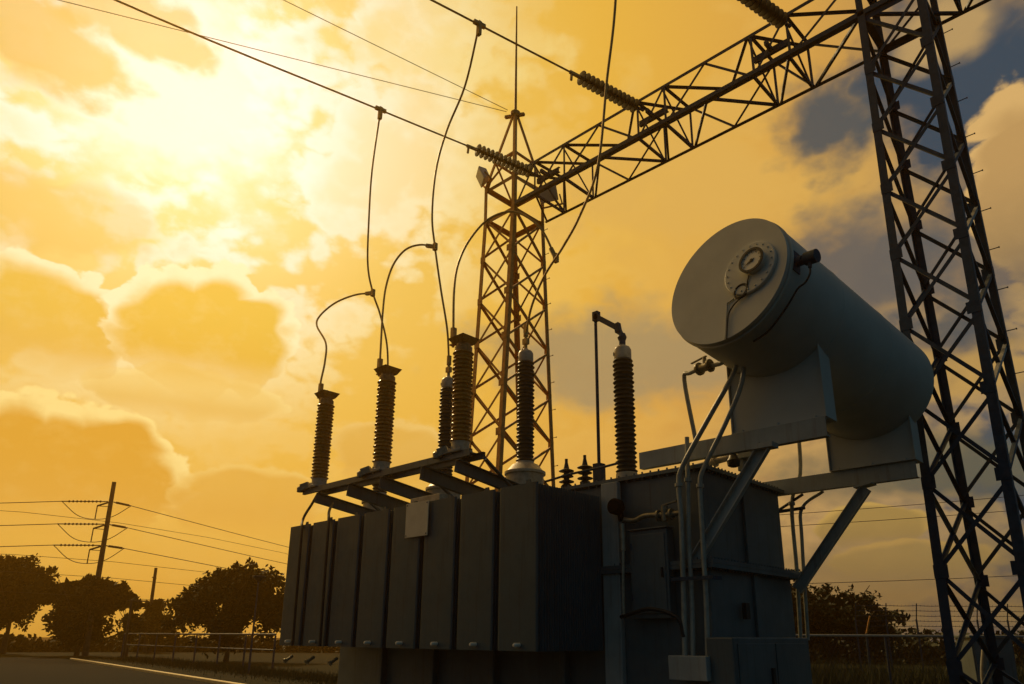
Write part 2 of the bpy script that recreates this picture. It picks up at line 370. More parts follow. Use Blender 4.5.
# ================================================================== world: the clouded evening sky
def make_world():
    w = bpy.data.worlds.new('World'); scene.world = w; w.use_nodes = True
    nt = NT(w.node_tree)
    bg = w.node_tree.nodes['Background']
    d = nt.node('ShaderNodeTexCoord').outputs['Generated']
    d = nt.vmath('NORMALIZE', d)
    c = nt.vmath('DOT_PRODUCT', d, tuple(SUN))
    th = nt.math('DIVIDE', nt.math('ARCCOSINE', c), math.pi)          # 0 at the sun .. 1 opposite
    sep = nt.node('ShaderNodeSeparateXYZ'); nt.put(sep.inputs[0], d)
    # clear air between the clouds: colours set by angle from the sun, plus a trace of Nishita
    sky = nt.node('ShaderNodeTexSky'); sky.sky_type = 'NISHITA'; sky.sun_disc = False
    sky.sun_elevation = math.asin(SUN.z); sky.sun_rotation = math.atan2(SUN.x, SUN.y)
    sky.air_density = 2.0; sky.dust_density = 4.0
    nish = nt.mix(1.0, sky.outputs[0], (0.0016, 0.0015, 0.0018), 'MULTIPLY')
    air = nt.ramp(th, [(0.0, (0.96, 0.82, 0.42)), (0.05, (0.88, 0.66, 0.20)), (0.10, (0.82, 0.52, 0.085)), (0.16, (0.79, 0.44, 0.048)),
                       (0.23, (0.68, 0.355, 0.060)), (0.29, (0.34, 0.21, 0.085)), (0.34, (0.040, 0.070, 0.100)), (0.47, (0.024, 0.062, 0.084)), (1.0, (0.028, 0.080, 0.112))])  # teal far side, behind the camera, shaped to tint the shaded faces
    air = nt.mix(1.0, air, nish, 'ADD')
    lit = nt.ramp(th, [(0.0, (1.0, 0.98, 0.88)), (0.06, (1.0, 0.95, 0.74)), (0.11, (0.96, 0.83, 0.44)), (0.17, (0.87, 0.58, 0.15)),
                       (0.24, (0.76, 0.44, 0.095)), (0.31, (0.58, 0.36, 0.13)), (0.40, (0.17, 0.14, 0.085)), (0.47, (0.034, 0.070, 0.088)), (1.0, (0.038, 0.092, 0.122))])  # teal end again for tinting faces turned from the sun
    # warped coordinates so that cloud edges billow
    sq = nt.vmath('MULTIPLY', d, (1.0, 1.0, 1.5))
    n_lo = nt.noise(sq, 3.1, 5, 0.55)
    n_md = nt.noise(sq, 8.0, 4, 0.55)
    n_hi = nt.noise(sq, 30.0, 6, 0.62)
    def billow(vec, scale, detail):                                  # rounded heaps with creases between them
        return nt.math('ABSOLUTE', nt.math('MULTIPLY_ADD', nt.noise(vec, scale, detail, 0.5), 2.0, -1.0))
    b1 = billow(sq, 11.0, 1.0)
    b2 = billow(sq, 27.0, 1.5)
    wob = nt.math('ADD', nt.math('ADD', nt.math('MULTIPLY_ADD', b1, 0.75, -0.16), nt.math('MULTIPLY', b2, 0.36)), nt.math('MULTIPLY', nt.math('SUBTRACT', n_hi, 0.5), 0.48))
    wob_lo = nt.math('SUBTRACT', n_lo, 0.5)
    field = nt.math('ADD', nt.math('ADD', nt.math('MULTIPLY', n_lo, 0.72), nt.math('MULTIPLY', n_md, 0.28)), nt.math('MULTIPLY', wob, 0.28))
    field = nt.math('ADD', field, nt.ramp(th, [(0, (0.045,) * 3), (0.11, (0.035,) * 3), (0.15, (0.0,) * 3)]))
    m0 = nt.step(field, 0.472, 0.560)
    body0 = nt.step(field, 0.54, 0.66)                               # the thick of the cloud lets less light through
    m0 = nt.math('MULTIPLY', m0, nt.ramp(th, [(0, (0.95,) * 3), (0.10, (0.75,) * 3), (0.135, (0.22,) * 3), (0.24, (0.32,) * 3), (0.34, (0.85,) * 3)]))
    lit = nt.mix(nt.math('MULTIPLY', body0, 0.40), lit, air)
    col = nt.mix(m0, air, lit)

    def local(c0, rx, ry, rot=0.0):
        """coordinates round a direction c0: x to the right, y up, in units of the radii (tangents)"""
        c0 = V(c0).normalized(); r = c0.cross(V((0, 0, 1))).normalized(); u = r.cross(c0)
        r, u = r * math.cos(rot) + u * math.sin(rot), u * math.cos(rot) - r * math.sin(rot)
        z = nt.math('MAXIMUM', nt.vmath('DOT_PRODUCT', d, tuple(c0)), 0.05)
        x = nt.math('DIVIDE', nt.vmath('DOT_PRODUCT', d, tuple(r / rx)), z)
        y = nt.math('DIVIDE', nt.vmath('DOT_PRODUCT', d, tuple(u / ry)), z)
        return x, y
    def radius(x, y):
        return nt.math('SQRT', nt.math('ADD', nt.math('MULTIPLY', x, x), nt.math('MULTIPLY', y, y)))
    def soft(c0, rx, ry, tint, amt, wk=1.1, rot=0.0, e=(0.35, 1.05)):
        nonlocal col
        x, y = local(c0, rx, ry, rot)
        r = nt.math('ADD', radius(x, y), nt.math('MULTIPLY', nt.math('SUBTRACT', nt.math('MULTIPLY', wob_lo, 1.6), nt.math('MULTIPLY', wob, 0.7)), wk))
        m = nt.math('SUBTRACT', 1.0, nt.step(r, *e))
        col = nt.mix(nt.math('MULTIPLY', m, amt), col, tint)
    def cumulus(c0, rx, ry, rim, body, base, wk=1.0, edge=0.10, rot=0.0, amt=1.0):
        """a heaped cloud: ragged bright rim, shaded belly, fading at its foot"""
        nonlocal col
        x, y = local(c0, rx, ry, rot)
        r0 = radius(x, y)
        D = nt.math('ADD', nt.math('SUBTRACT', 1.0, r0), nt.math('MULTIPLY', wob, wk * 0.75))   # depth into the cloud
        m = nt.step(D, 0.0, edge)
        m = nt.math('MULTIPLY', m, nt.math('MULTIPLY_ADD', nt.step(y, -1.0, -0.25), 0.85, 0.15))
        Ds = nt.math('ADD', nt.math('SUBTRACT', 1.0, r0), nt.math('MULTIPLY', nt.math('ADD', b1, nt.math('SUBTRACT', n_md, 0.6)), 0.55))
        k = nt.math('SUBTRACT', 1.0, nt.step(nt.math('SUBTRACT', Ds, nt.math('MULTIPLY', y, 0.14)), 0.0, 0.28))
        k = nt.math('MULTIPLY', k, nt.step(y, -1.0, 0.25))
        k = nt.math('ADD', k, nt.math('MULTIPLY', nt.math('SUBTRACT', n_hi, 0.5), 0.45), clamp=True)
        b = nt.mix(nt.step(y, -0.9, 0.5), base, body)
        col = nt.mix(nt.math('MULTIPLY', m, amt), col, nt.mix(k, b, rim))
    for kind, args, kw in CLOUDS:
        (soft if kind == 'soft' else cumulus)(*args, **kw)
    # the sun's glow through the veil of cloud
    g = nt.math('POWER', nt.math('MAXIMUM', c, 0.0), 55.0)
    g = nt.math('MULTIPLY', g, nt.math('MULTIPLY_ADD', n_md, 0.9, 0.12))
    col = nt.mix(1.0, col, nt.mix(g, (0, 0, 0), (0.14, 0.14, 0.13)), 'ADD')
    # below the horizon: dark land
    col = nt.mix(nt.step(sep.outputs[2], -0.02, 0.0), (0.02, 0.02, 0.012), col)
    nt.put(bg.inputs['Color'], col)
    bg.inputs['Strength'].default_value = 1.0
    w.cycles.sampling_method = 'MANUAL'
    w.cycles.sample_map_resolution = 512
make_world()

sd = bpy.data.lights.new('sun', 'SUN')
so = bpy.data.objects.new('sun', sd); COL.objects.link(so)
so.rotation_euler = SUN.to_track_quat('Z', 'Y').to_euler()
sd.energy = 2.2; sd.angle = math.radians(5); sd.color = (1.0, 0.68, 0.30)

# ================================================================== ground
def sheet(name, pts, z, m):
    b = MB(); b.add([(x, y, z) for x, y in pts], [tuple(range(len(pts)))])
    return tag(b.build(name, m), kind='structure')
sheet('ground', [(-420, -420), (420, -420), (420, 420), (-420, 420)], 0.0, YARD)
k0, k1 = V((-60.0, 16.5, 0)), V((-3.0, 9.4 - 0.1, 0))
kd = (V((-24.6, 12.08, 0)) - V((-58.2, 16.28, 0))).normalized()
kn = V((kd.y, -kd.x, 0))
ka = V((-58.2, 16.28, 0)); kb = ka + kd * 58
far = [ka + kd * -6, kb, kb + kn * 60, ka + kn * 60 - kd * 30]
sheet('asphalt_road', [(p.x, p.y) for p in far], 0.006, ASPH)
b = MB()
n_k = 29
for i in range(n_k):      # kerb stones with open joints
    p0 = ka + kd * (2.0 * i + 0.008); p1 = ka + kd * (2.0 * i + 1.992)
    prof = [(0, 0), (0.16, 0), (0.16, 0.10), (0.13, 0.12), (0, 0.12)]
    b.prism([p0 + kn * -0.16 + kn * x + V((0, 0, z)) for x, z in prof], p1 - p0)
tag(b.build('kerb', KERB), kind='structure')
b = MB()
b.lathe([(0.0, 0.008), (0.42, 0.010), (0.45, 0.011), (0.47, 0.009)], (-51.0, 13.2, 0.0), (0, 0, 1), 28)
road_disc = b.build('manhole_cover', IRON)  # flat dark disc on the road surface
tag(road_disc, 'dark round iron cover lying flat in the asphalt road', 'manhole cover')

# ================================================================== power transformer
T = thing('power_transformer', (-10.0, 10.5, 0), 'big grey power transformer with flat radiators and a tilted oil drum on top', 'transformer')
b = MB(); b.box((-14.3, 9.2, 0.45), (-5.2, 11.85, 2.62))
for x in (-12.6, -11.0, -9.4, -7.8): b.box((x - .06, 9.06, 0.5), (x + .06, 9.198, 2.6))
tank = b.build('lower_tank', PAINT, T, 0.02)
b = MB(); b.box((-14.42, 9.06, 2.623), (-5.06, 11.99, 2.68)); b.box((-14.42, 9.06, 2.684), (-5.06, 11.99, 2.74))
for i in range(30): b.cyl((-5.115, 9.15 + i * 0.095, 2.60), (-5.115, 9.15 + i * .095, 2.775), 0.016, 6)
for i in range(18): b.cyl((-6.75 + i * 0.095, 9.11, 2.60), (-6.75 + i * .095, 9.11, 2.775), 0.016, 6)
b.build('tank_flange', PAINT, T)
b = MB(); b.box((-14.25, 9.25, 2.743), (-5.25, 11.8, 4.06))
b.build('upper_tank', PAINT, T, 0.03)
b = MB(); b.box((-6.98, 9.10, 0.6), (-6.66, 9.197, 4.05)); b.build('stiffener', PAINT3, T, 0.01)
b = MB(); b.box((-5.246, 10.42, 2.76), (-5.20, 10.56, 4.04)); b.build('stiffener', PAINT, T, 0.005)
b = MB(); b.box((-5.198, 10.45, 0.6), (-5.15, 10.57, 2.60)); b.build('stiffener', PAINT, T, 0.005)
b = MB(); b.box((-14.32, 9.17, 4.063), (-5.18, 11.88, 4.12))
for i in range(60): b.cyl((-14.2 + i * 0.15, 9.21, 4.03), (-14.2 + i * .15, 9.21, 4.155), 0.016, 6)
for i in range(24): b.cyl((-5.22, 9.3 + i * .105, 4.03), (-5.22, 9.3 + i * .105, 4.155), 0.016, 6)
b.build('lid', PAINT, T)
b = MB(); b.box((-14.5, 9.4, 0.25), (-5.0, 9.7, 0.449)); b.box((-14.5, 11.3, 0.25), (-5.0, 11.6, 0.449)); b.build('skid', PAINT, T)
pl = MB(); pl.box((-15.2, 7.2, 0.0), (-4.4, 12.6, 0.248))
tag(pl.build('concrete_plinth', CONC, None, 0.02), 'low concrete plinth under the big grey transformer', 'plinth')

# --- radiators: eight banks of pressed steel fins standing side by side
def radiator_fin(b, x0, x1, y, z0, z1):
    n = 7; w = (x1 - x0) / n
    prof = []
    for i in range(n):          # fluted pressed plate
        a = x0 + i * w
        prof += [(a + w * .06, y - .006), (a + w * .2, y - .014), (a + w * .8, y - .014), (a + w * .94, y - .006)]
    prof += [(x, 2 * y - yy) for x, yy in reversed(prof)]
    b.prism([(x, yy, z0) for x, yy in prof], (0, 0, z1 - z0))
xs0 = -14.04; pitch = 0.892
RP = None
for i in range(8):
    if RP is None:
        b = MB()
        x0 = xs0 + 0.04; x1 = xs0 + pitch - 0.075
        # outer cover plate, gently dished, with folded edges
        b.prism([(x0, 7.62, 1.50), (x0, 7.605, 1.50), (x0 + .03, 7.592, 1.50), (x1 - .03, 7.592, 1.50), (x1, 7.605, 1.50), (x1, 7.62, 1.50)], (0, 0, 2.36))
        for k in range(27): radiator_fin(b, x0, x1, 7.68 + k * 0.053, 1.50, 3.84)
        RP = b.build('radiator', FIN, T)
        for z in (1.60, 3.74):
            b = MB(); b.cyl(((x0 + x1) / 2, 7.63, z), ((x0 + x1) / 2, 9.19, z), 0.055, 14)
            b.cyl(((x0 + x1) / 2, 9.09, z), ((x0 + x1) / 2, 9.12, z), 0.11, 16)
            b.build('header_pipe', FIN, RP)
        b = MB(); b.cyl(((x0 + x1) / 2 + .05, 7.52, 1.58), ((x0 + x1) / 2 + .05, 7.59, 1.58), 0.032, 10)
        b.lathe([(0.0, 0), (.022, .004), (.03, .02), (.03, .05)], ((x0 + x1) / 2 + .05, 7.475, 1.58), (0, 1, 0), 10)
        b.build('drain_plug', DIAL, RP)
        b = MB()
        b.prism([(x1 - .30, 7.66, 3.84), (x1 - .18, 7.66, 3.84), (x1 - .20, 7.66, 3.93), (x1 - .28, 7.66, 3.93)], (0, .015, 0))
        b.build('lifting_lug', FIN, RP)
    else:
        dup(RP, T, (pitch * i, 0, 0))
for i, x in enumerate((-13.7, -12.9, -12.1)):
    b = MB(); b.cyl((x, 7.62, 1.22), (x, 7.75, 1.30), 0.03, 10); b.lathe([(.0, 0), (.05, .01), (.05, .04), (.03, .06)], (x, 7.58, 1.20), (0, .85, .5), 10)
    b.build('drain_valve', GUNM, T)
b = MB(); b.box((-9.985, 7.535, 3.285), (-9.385, 7.55, 3.87)); b.box((-9.9, 7.551, 3.8), (-9.85, 7.59, 3.84)); b.box((-9.52, 7.551, 3.8), (-9.47, 7.59, 3.84))
for x in (-9.95, -9.42):
    for z in (3.32, 3.835): b.lathe([(.014, 0), (.012, .008), (0, .01)], (x, 7.534, z), (0, -1, 0), 8, GALV)
o = b.build('sign_plate', BOARD, T, 0.004); o['label'] = 'blank cream plate hung on the radiators'

# --- porcelain
def sheds(r_core, r_out, z0, z1, n):
    """profile of a shedded porcelain column"""
    p = [(r_core, z0)]
    h = (z1 - z0) / n
    for i in range(n):
        z = z0 + i * h
        ro = r_out if i % 2 == 0 else r_out * 0.93
        p += [(r_core, z + h * .12), (ro * .97, z + h * .34), (ro, z + h * .44), (ro * .96, z + h * .52), (r_core * 1.05, z + h * .82)]
    p.append((r_core, z1))
    return p

# --- surge arresters on a bracket above the radiators
def arrester(x, y, label):
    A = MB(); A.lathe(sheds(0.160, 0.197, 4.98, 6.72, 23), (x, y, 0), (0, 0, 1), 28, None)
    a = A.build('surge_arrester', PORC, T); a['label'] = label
    c = MB(); c.lathe([(.15, 6.70), (.165, 6.71), (.165, 6.80), (.14, 6.82), (.14, 6.86)], (x, y, 0), (0, 0, 1), 24)
    c.hexa([(x - .14, y - .14, 6.862), (x + .14, y - .14, 6.862), (x + .14, y + .14, 6.862), (x - .14, y + .14, 6.862),
            (x - .21, y - .21, 6.98), (x + .21, y - .21, 6.98), (x + .21, y + .21, 6.98), (x - .21, y + .21, 6.98)])
    c.lathe([(.21, 6.983), (.05, 7.02), (.02, 7.06)], (x, y, 0), (0, 0, 1), 4)
    c.build('top_casting', PORC, a)
    c = MB(); c.bar((x - .36, y, 6.95), (x, y, 6.95), .08, .03); c.cyl((x - .30, y, 6.9), (x - .30, y, 7.06), .026, 10)
    c.build('terminal', WIREM, a)
    c = MB(); c.lathe([(.225, 4.79), (.225, 4.83), (.17, 4.85), (.16, 4.93), (.17, 5.0), (.15, 5.01)], (x, y, 0), (0, 0, 1), 24)
    for k in range(8):
        t = k * math.pi / 4; c.cyl((x + .2 * math.cos(t), y + .2 * math.sin(t), 4.74), (x + .2 * math.cos(t), y + .2 * math.sin(t), 4.88), .016, 6)
    c.build('base_flange', CAPM, a)
    c = MB(); c.bar((x - .17, y - .14, 4.86), (x - .32, y - .24, 4.80), .12, .14); c.lathe([(.0, 0), (.07, .01), (.075, .10), (.05, .13)], (x - .34, y - .25, 4.70), (0, 0, 1), 12)
    c.build('surge_counter', GUNM, a)
arrester(-14.05, 8.2, None or 'brown arrester farthest along the bracket')
arrester(-11.74, 8.2, 'brown arrester at the middle of the bracket')
arrester(-9.39, 8.2, 'brown arrester at the near end of the bracket')
for y in (8.02, 8.40):
    b = MB(); b.channel((-14.4, y, 4.66), (-8.95, y, 4.66), 0.12, 0.06, 0.01, (0, 1 if y < 8.2 else -1, 0)); b.build('bracket_rail', PAINT, T)
for x, w in ((-13.75, .22), (-12.55, .26), (-11.45, .24), (-10.2, .26), (-9.25, .22)):
    b = MB(); b.channel((x, 7.95, 4.40 + .0), (x, 9.9, 4.13), w, 0.09, 0.012, (1, 0, 0)); b.build('bracket_arm', PAINT, T)
for x in (-14.05, -11.74, -9.39):
    b = MB(); b.box((x - .26, 7.96, 4.765), (x + .26, 8.46, 4.785)); b.build('bracket_plate', PAINT, T)
for x in (-13.0, -10.6, -9.0):
    b = MB(); b.angle((x, 8.40, 4.65), (x, 9.3, 4.12), .07, .008, (1, 0, 0), (0, 0, 1)); b.build('bracket_stay', PAINT, T)
b = MB(); b.box((-10.10, 7.70, 3.88), (-9.30, 7.95, 4.0)); b.build('junction_box', CAPM, T, .01)

# --- high voltage bushings on turrets, and the neutral bushing
def bushing(x, y, zb, zt, name_label, cable=True, r=0.185, turret=True):
    A = MB(); A.lathe(sheds(0.148, r, zb, zt, int((zt - zb) / .080)), (x, y, 0), (0, 0, 1), 28)
    a = A.build('bushing', DPORC, T); a['label'] = name_label
    c = MB(); c.lathe([(.15, zt - .02), (.155, zt), (.155, zt + .17), (.13, zt + .22), (.06, zt + .26), (.05, zt + .28)], (x, y, 0), (0, 0, 1), 24)
    c.lathe([(0.0, 0), (.035, .0), (.035, .012)], (x - .12, y - .10, zt + .10), (-.77, -.64, 0), 10, BLACK)
    c.build('cap', CAPM, a)
    c = MB()
    if cable:
        c.cyl((x, y, zt + .28), (x, y, zt + .56), .035, 12); c.bar((x, y, zt + .38), (x, y, zt + .50), .12, .09, (0, 1, 0)); c.cyl((x, y, zt + .56), (x, y, zt + .62), .055, 10)
    else:
        c.cyl((x, y, zt + .28), (x, y, zt + .36), .06, 12); c.lathe([(.0, -.09), (.06, -.07), (.085, 0), (.06, .07), (.0, .09)], (x, y, zt + .42), (0, 0, 1), 14)
        c.bar((x, y, zt + .44), (x - .08, y, zt + .62), .08, .07, (0, 1, 0))
    c.build('terminal', WIREM if cable else GALV, a)
    c = MB()
    if turret:
        c.lathe([(.36, 4.118), (.36, zb - .26), (.40, zb - .25), (.40, zb - .20), (.36, zb - .18), (.26, zb - .06), (.19, zb - .03), (.17, zb + .01)], (x, y, 0), (0, 0, 1), 28)
    else:
        c.lathe([(.27, 4.118), (.27, 4.16), (.20, 4.18), (.18, zb), (.16, zb + .01)], (x, y, 0), (0, 0, 1), 24)
    c.build('turret', CAPM, a)
for x, l in ((-14.2, 'dark bushing behind the farthest arrester'), (-11.82, 'dark bushing behind the middle arrester'), (-9.42, 'dark bushing with a domed pale turret')):
    bushing(x, 9.9, 4.93, 7.02, l)
bushing(-7.03, 9.9, 4.36, 6.44, 'dark neutral bushing with a cranked bar on its cap', False, 0.19, False)
b = MB(); b.bar((-7.13, 9.9, 7.08), (-7.62, 9.9, 7.46), .10, .10, (0, 1, 0)); b.bar((-7.60, 9.9, 7.36), (-7.60, 9.9, 7.54), .12, .10, (0, 1, 0)); b.bar((-7.13, 9.9, 7.16), (-7.10, 9.9, 6.98), .10, .09, (0, 1, 0)); b.build('bus_bar', GALV, T)
b = MB(); b.cyl((-7.62, 9.9, 4.45), (-7.62, 9.9, 7.38), .03, 10); b.box((-7.70, 9.82, 4.12), (-7.54, 9.98, 4.62)); b.build('earthing_rod', GALV, T)
for x in (-8.88, -8.42):
    b = MB(); b.lathe([(.10, 4.118), (.10, 4.50), (.07, 4.52)] + sheds(.055, .15, 4.52, 4.84, 3) + [(.05, 4.86), (.03, 4.95), (.03, 5.02)], (x, 10.5, 0), (0, 0, 1), 18)
    b.build('small_bushing', DPORC, T)
b = MB(); b.tube(P['lidpipe'], .022, 8); b.build('conduit', GALV, T)

# --- conservator: the tilted oil drum
CF = V((-4.2, 8.4, 6.41)); CR = V((-3.65, 12.3, 5.66)); CA = (CR - CF).normalized()
E1 = CA.cross(V((0, 0, 1))).normalized(); E2 = E1.cross(CA)
CLEN = (CR - CF).length
RC = 0.965
def cp(a, bb, s=0.0): return CF + E1 * a + E2 * bb + CA * s      # right, up, along the drum from its front cap
b = MB()
L = CLEN
b.lathe([(RC, .13), (RC, L * .5), (RC, L - .02), (RC * .985, L + .03), (RC * .9, L + .09), (RC * .6, L + .15), (0, L + .17)], CF, CA, 64)
for sx in (.34, .67): b.lathe([(RC, L * sx - .022), (RC + .006, L * sx - .010), (RC + .006, L * sx + .010), (RC, L * sx + .022)], CF, CA, 64, caps=False)
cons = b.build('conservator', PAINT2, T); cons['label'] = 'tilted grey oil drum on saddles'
b = MB(); b.lathe([(0, 0), (RC * .988, 0), (RC * .988, .062), (RC * .965, .064), (RC * .965, .082), (RC * 1.010, .084), (RC * 1.010, .118), (RC * .99, .128)], CF, CA, 96)
b.build('end_cap', CAPP, cons)
b = MB()
gc = cp(.42, .0, -.005)
b.lathe([(0, .05), (.20, .05), (.385, .048), (.395, .04), (.395, .0)], gc, -CA, 48)
for k in range(20):
    t = 2 * math.pi * k / 20
    q = gc + (E1 * math.cos(t) + E2 * math.sin(t)) * .345
    b.cyl(q - CA * .045, q - CA * .066, .012, 6, smooth=False)
b.build('gauge_flange', CAPP, cons)
b = MB()
dc = cp(.51, .03, -.01)
b.lathe([(.17, .0), (.175, .09), (.185, .10), (.185, .13), (.165, .135), (.150, .13), (.150, .112), (0, .112)], dc, -CA, 36, CAPP)
b.lathe([(.149, .113), (.0, .115)], dc, -CA, 32, DIAL)
q = dc - CA * .121
def on_dial(a, r): return q + (E1 * math.cos(a) + E2 * math.sin(a)) * r
a0 = math.radians(205)
b.prism([on_dial(a0, .115), on_dial(a0 + math.pi / 2, .018), on_dial(a0 + math.pi, .05), on_dial(a0 - math.pi / 2, .018)], -CA * .004, BLACK)
b.lathe([(.022, 0), (.022, .012), (0, .014)], q, -CA, 12, BLACK)
for k in range(9):
    t = math.radians(-30 + k * 30); b.prism([on_dial(t - .035, .118), on_dial(t + .035, .118), on_dial(t + .03, .142), on_dial(t - .03, .142)], -CA * .003, BLACK)
b.lathe([(.152, .128), (.152, .139), (.188, .138), (.188, .128)], dc, -CA, 32, BLACK, caps=False)
b.build('oil_gauge', CAPP, cons)
b = MB()
pth = [cp(.43, -.14, -.07), cp(.415, -.22, -.07), cp(.40, -.30, -.05), cp(.34, -.40, -.05), cp(.20, -.48, -.04), cp(.12, -.58, -.04), cp(.10, -.72, -.04), cp(.10, -.98, -.04)]
b.tube(pth, .011, 6)
ring = [cp(.30 + .10 * math.cos(t), -.335 + .095 * math.sin(t), -.045) for t in [2 * math.pi * k / 16 for k in range(17)]]
b.tube(ring, .012, 6, sub=2)
ring = [cp(.31 + .105 * math.cos(t), -.325 + .10 * math.sin(t), -.06) for t in [2 * math.pi * k / 16 for k in range(15)]]
b.tube(ring, .010, 6, sub=2)
b.build('gauge_cable', BLACK, cons)
b = MB(); b.bar(cp(.06, -.40, -.02), cp(.06, -.95, -.02), .02, .02, E1); b.bar(cp(.06, -.40, -.02), cp(.17, -.37, -.02), .02, .02, E2); b.build('cable_clip_bar', CAPP, cons)
b = MB()
b.bar(cp(.925, -.02, .2), cp(.965, -.02, .2), .16, .30, E2); b.cyl(cp(.96, -.02, .2), cp(1.05, -.03, .2), .065, 12); b.cyl(cp(1.05, -.03, .2), cp(1.09, -.035, .2), .045, 12); b.cyl(cp(1.09, -.035, .2), cp(1.25, -.05, .2), .088, 14); b.cyl(cp(1.15, -.08, .2), cp(1.15, -.19, .2), .025, 8)
b.build('level_switch', GALV, cons)
b = MB()
b.tube([cp(1.15, -.17, .2), cp(1.15, -.28, .2), cp(1.08, -.38, .21), cp(.97, -.42, .22), cp(.86, -.54, .24), cp(.72, -.68, .26), cp(.50, -.86, .28), cp(.3, -.95, .26)], .013, 6)
b.build('switch_cable', BLACK, cons)
# saddles cut to the drum
def saddle(y, zb, half, name='saddle'):
    s = (y - CF.y) / CA.y; c = CF + CA * s
    b = MB()
    pts = [(c.x - half, zb), (c.x + half, zb)]
    n = 18; a0 = math.acos(min(1, half / (RC + .004)))
    up = c.z / 1.0
    for k in range(n + 1):
        a = -a0 - (math.pi - 2 * a0) * k / n
        pts.append((c.x + (RC + .004) * math.cos(a), c.z + (RC + .004) * math.sin(a) * 1.01))
    b.prism([(x, y - .02, z) for x, z in pts], (0, .04, 0))
    z_e = c.z - (RC) * math.sin(a0)
    top = c.z + .02
    for sx in (-1, 1):
        x = c.x + sx * (half + .012)
        b.box((min(x, x + sx * .014), y - .06, zb), (max(x, x + sx * .014), y + .30, z_e + .45))
    b.box((c.x - half - .03, y - .062, zb - .012), (c.x + half + .03, y + .30, zb - .002))
    for sx in (-.8, 0, .8):
        b.cyl((c.x + sx * half, y - .04, zb - .002), (c.x + sx * half, y - .04, zb + .03), .022, 6, smooth=False)
    return b.build(name, PAINT2, cons)
saddle(9.36, 4.51, .655)
saddle(11.9, 4.33, .63)
# beams and struts that carry the drum
b = MB(); b.channel((-6.35, 9.29, 4.232), (-3.40, 9.29, 4.232), .262, .12, .014, (0, 1, 0)); b.build('support_beam', PAINT3, T)
b = MB(); b.channel((-5.55, 11.90, 4.05), (-3.08, 11.90, 4.05), .262, .12, .014, (0, 1, 0)); b.build('support_beam', PAINT3, T)
b = MB(); b.channel((-4.25, 9.17, 4.26), (-5.46, 9.17, 2.74), .17, .09, .012, (0, -1, 0), (1, 0, 0)); b.box((-4.35, 9.05, 4.16), (-4.05, 9.25, 4.232)); b.build('strut', PAINT3, T)
b = MB(); b.channel((-3.90, 11.9, 4.03), (-5.18, 11.9, 2.50), .17, .09, .012, (0, -1, 0), (1, 0, 0)); b.bar((-4.0, 11.9, 4.0), (-3.72, 11.9, 4.04), .24, .03); b.build('strut', PAINT3, T)
b = MB(); b.box((-5.02, 9.95, 4.30), (-4.78, 10.25, 4.52)); b.box((-5.05, 10.0, 4.12), (-4.95, 10.2, 4.30)); b.build('terminal_box', PAINT3, T, .01)
b = MB(); b.tube([(-5.75, 9.95, 4.28), (-5.05, 9.98, 4.36)], .05, 12, spline=False); b.lathe([(.09, 0), (.09, .04)], (-5.42, 9.96, 4.32), (1, 0, .12), 14); b.build('relay_pipe', CAPM, T)
b = MB(); b.lathe([(.05, 0), (.09, .02), (.10, .10), (.07, .14), (.05, .2)], (-4.98, 9.75, 4.13), (0, 0, 1), 14); b.build('vent', DPORC, T)
# pipes
def pipe(name, pts, r, m=PAINT3, collars=()):
    b = MB(); b.tube(pts, r, 10, sub=5)
    for i in collars:
        p = V(pts[i]); d = (V(pts[i + 1]) - p).normalized(); b.cyl(p - d * .025, p + d * .025, r * 1.6, 12)
    return b.build(name, m, T)
pipe('oil_pipe', P['pipeA'], .036, PIPE, (1, 5)); pipe('oil_pipe', P['pipeB'], .034, PIPE, (5,)); pipe('oil_pipe', P['pipeC'], .034, PIPE, (1,))
pd = pipe('oil_pipe', P['pipeD'], .034, PIPE)
b = MB(); b.cyl((-4.84, 9.04, 5.52), (-5.10, 9.10, 5.53), .065, 14); b.cyl((-4.86, 9.045, 5.52), (-4.89, 9.05, 5.52), .10, 14); b.cyl((-5.06, 9.09, 5.53), (-5.09, 9.10, 5.53), .10, 14)
b.cyl((-4.97, 9.07, 5.52), (-4.97, 9.07, 5.68), .03, 10); b.bar((-4.93, 9.06, 5.69), (-5.22, 9.12, 5.66), .035, .015); b.build('valve', GUNM, T)
pipe('conduit', P['pipeE'], .034, PIPE, (2,)); pipe('conduit', P['pipeF'], .03, PIPE)
b = MB(); b.cyl((-5.55, 12.12, 3.80), (-4.95, 12.12, 3.82), .03, 8); b.cyl((-4.95, 12.1, 4.05), (-5.5, 12.1, 3.78), .026, 8); b.build('conduit', GALV, T)
b = MB()
for x in (-5.62, -5.02):
    b.box((x - .012, 8.94, 2.45), (x + .012, 9.2, 2.50))
b.box((-5.65, 8.92, 2.45), (-4.99, 8.94, 2.50)); b.build('pipe_clamp', GALV, T)
b = MB(); b.box((-5.68, 8.80, 1.15), (-5.10, 9.19, 1.46)); b.build('pipe_box', PAINT3, T, .01)
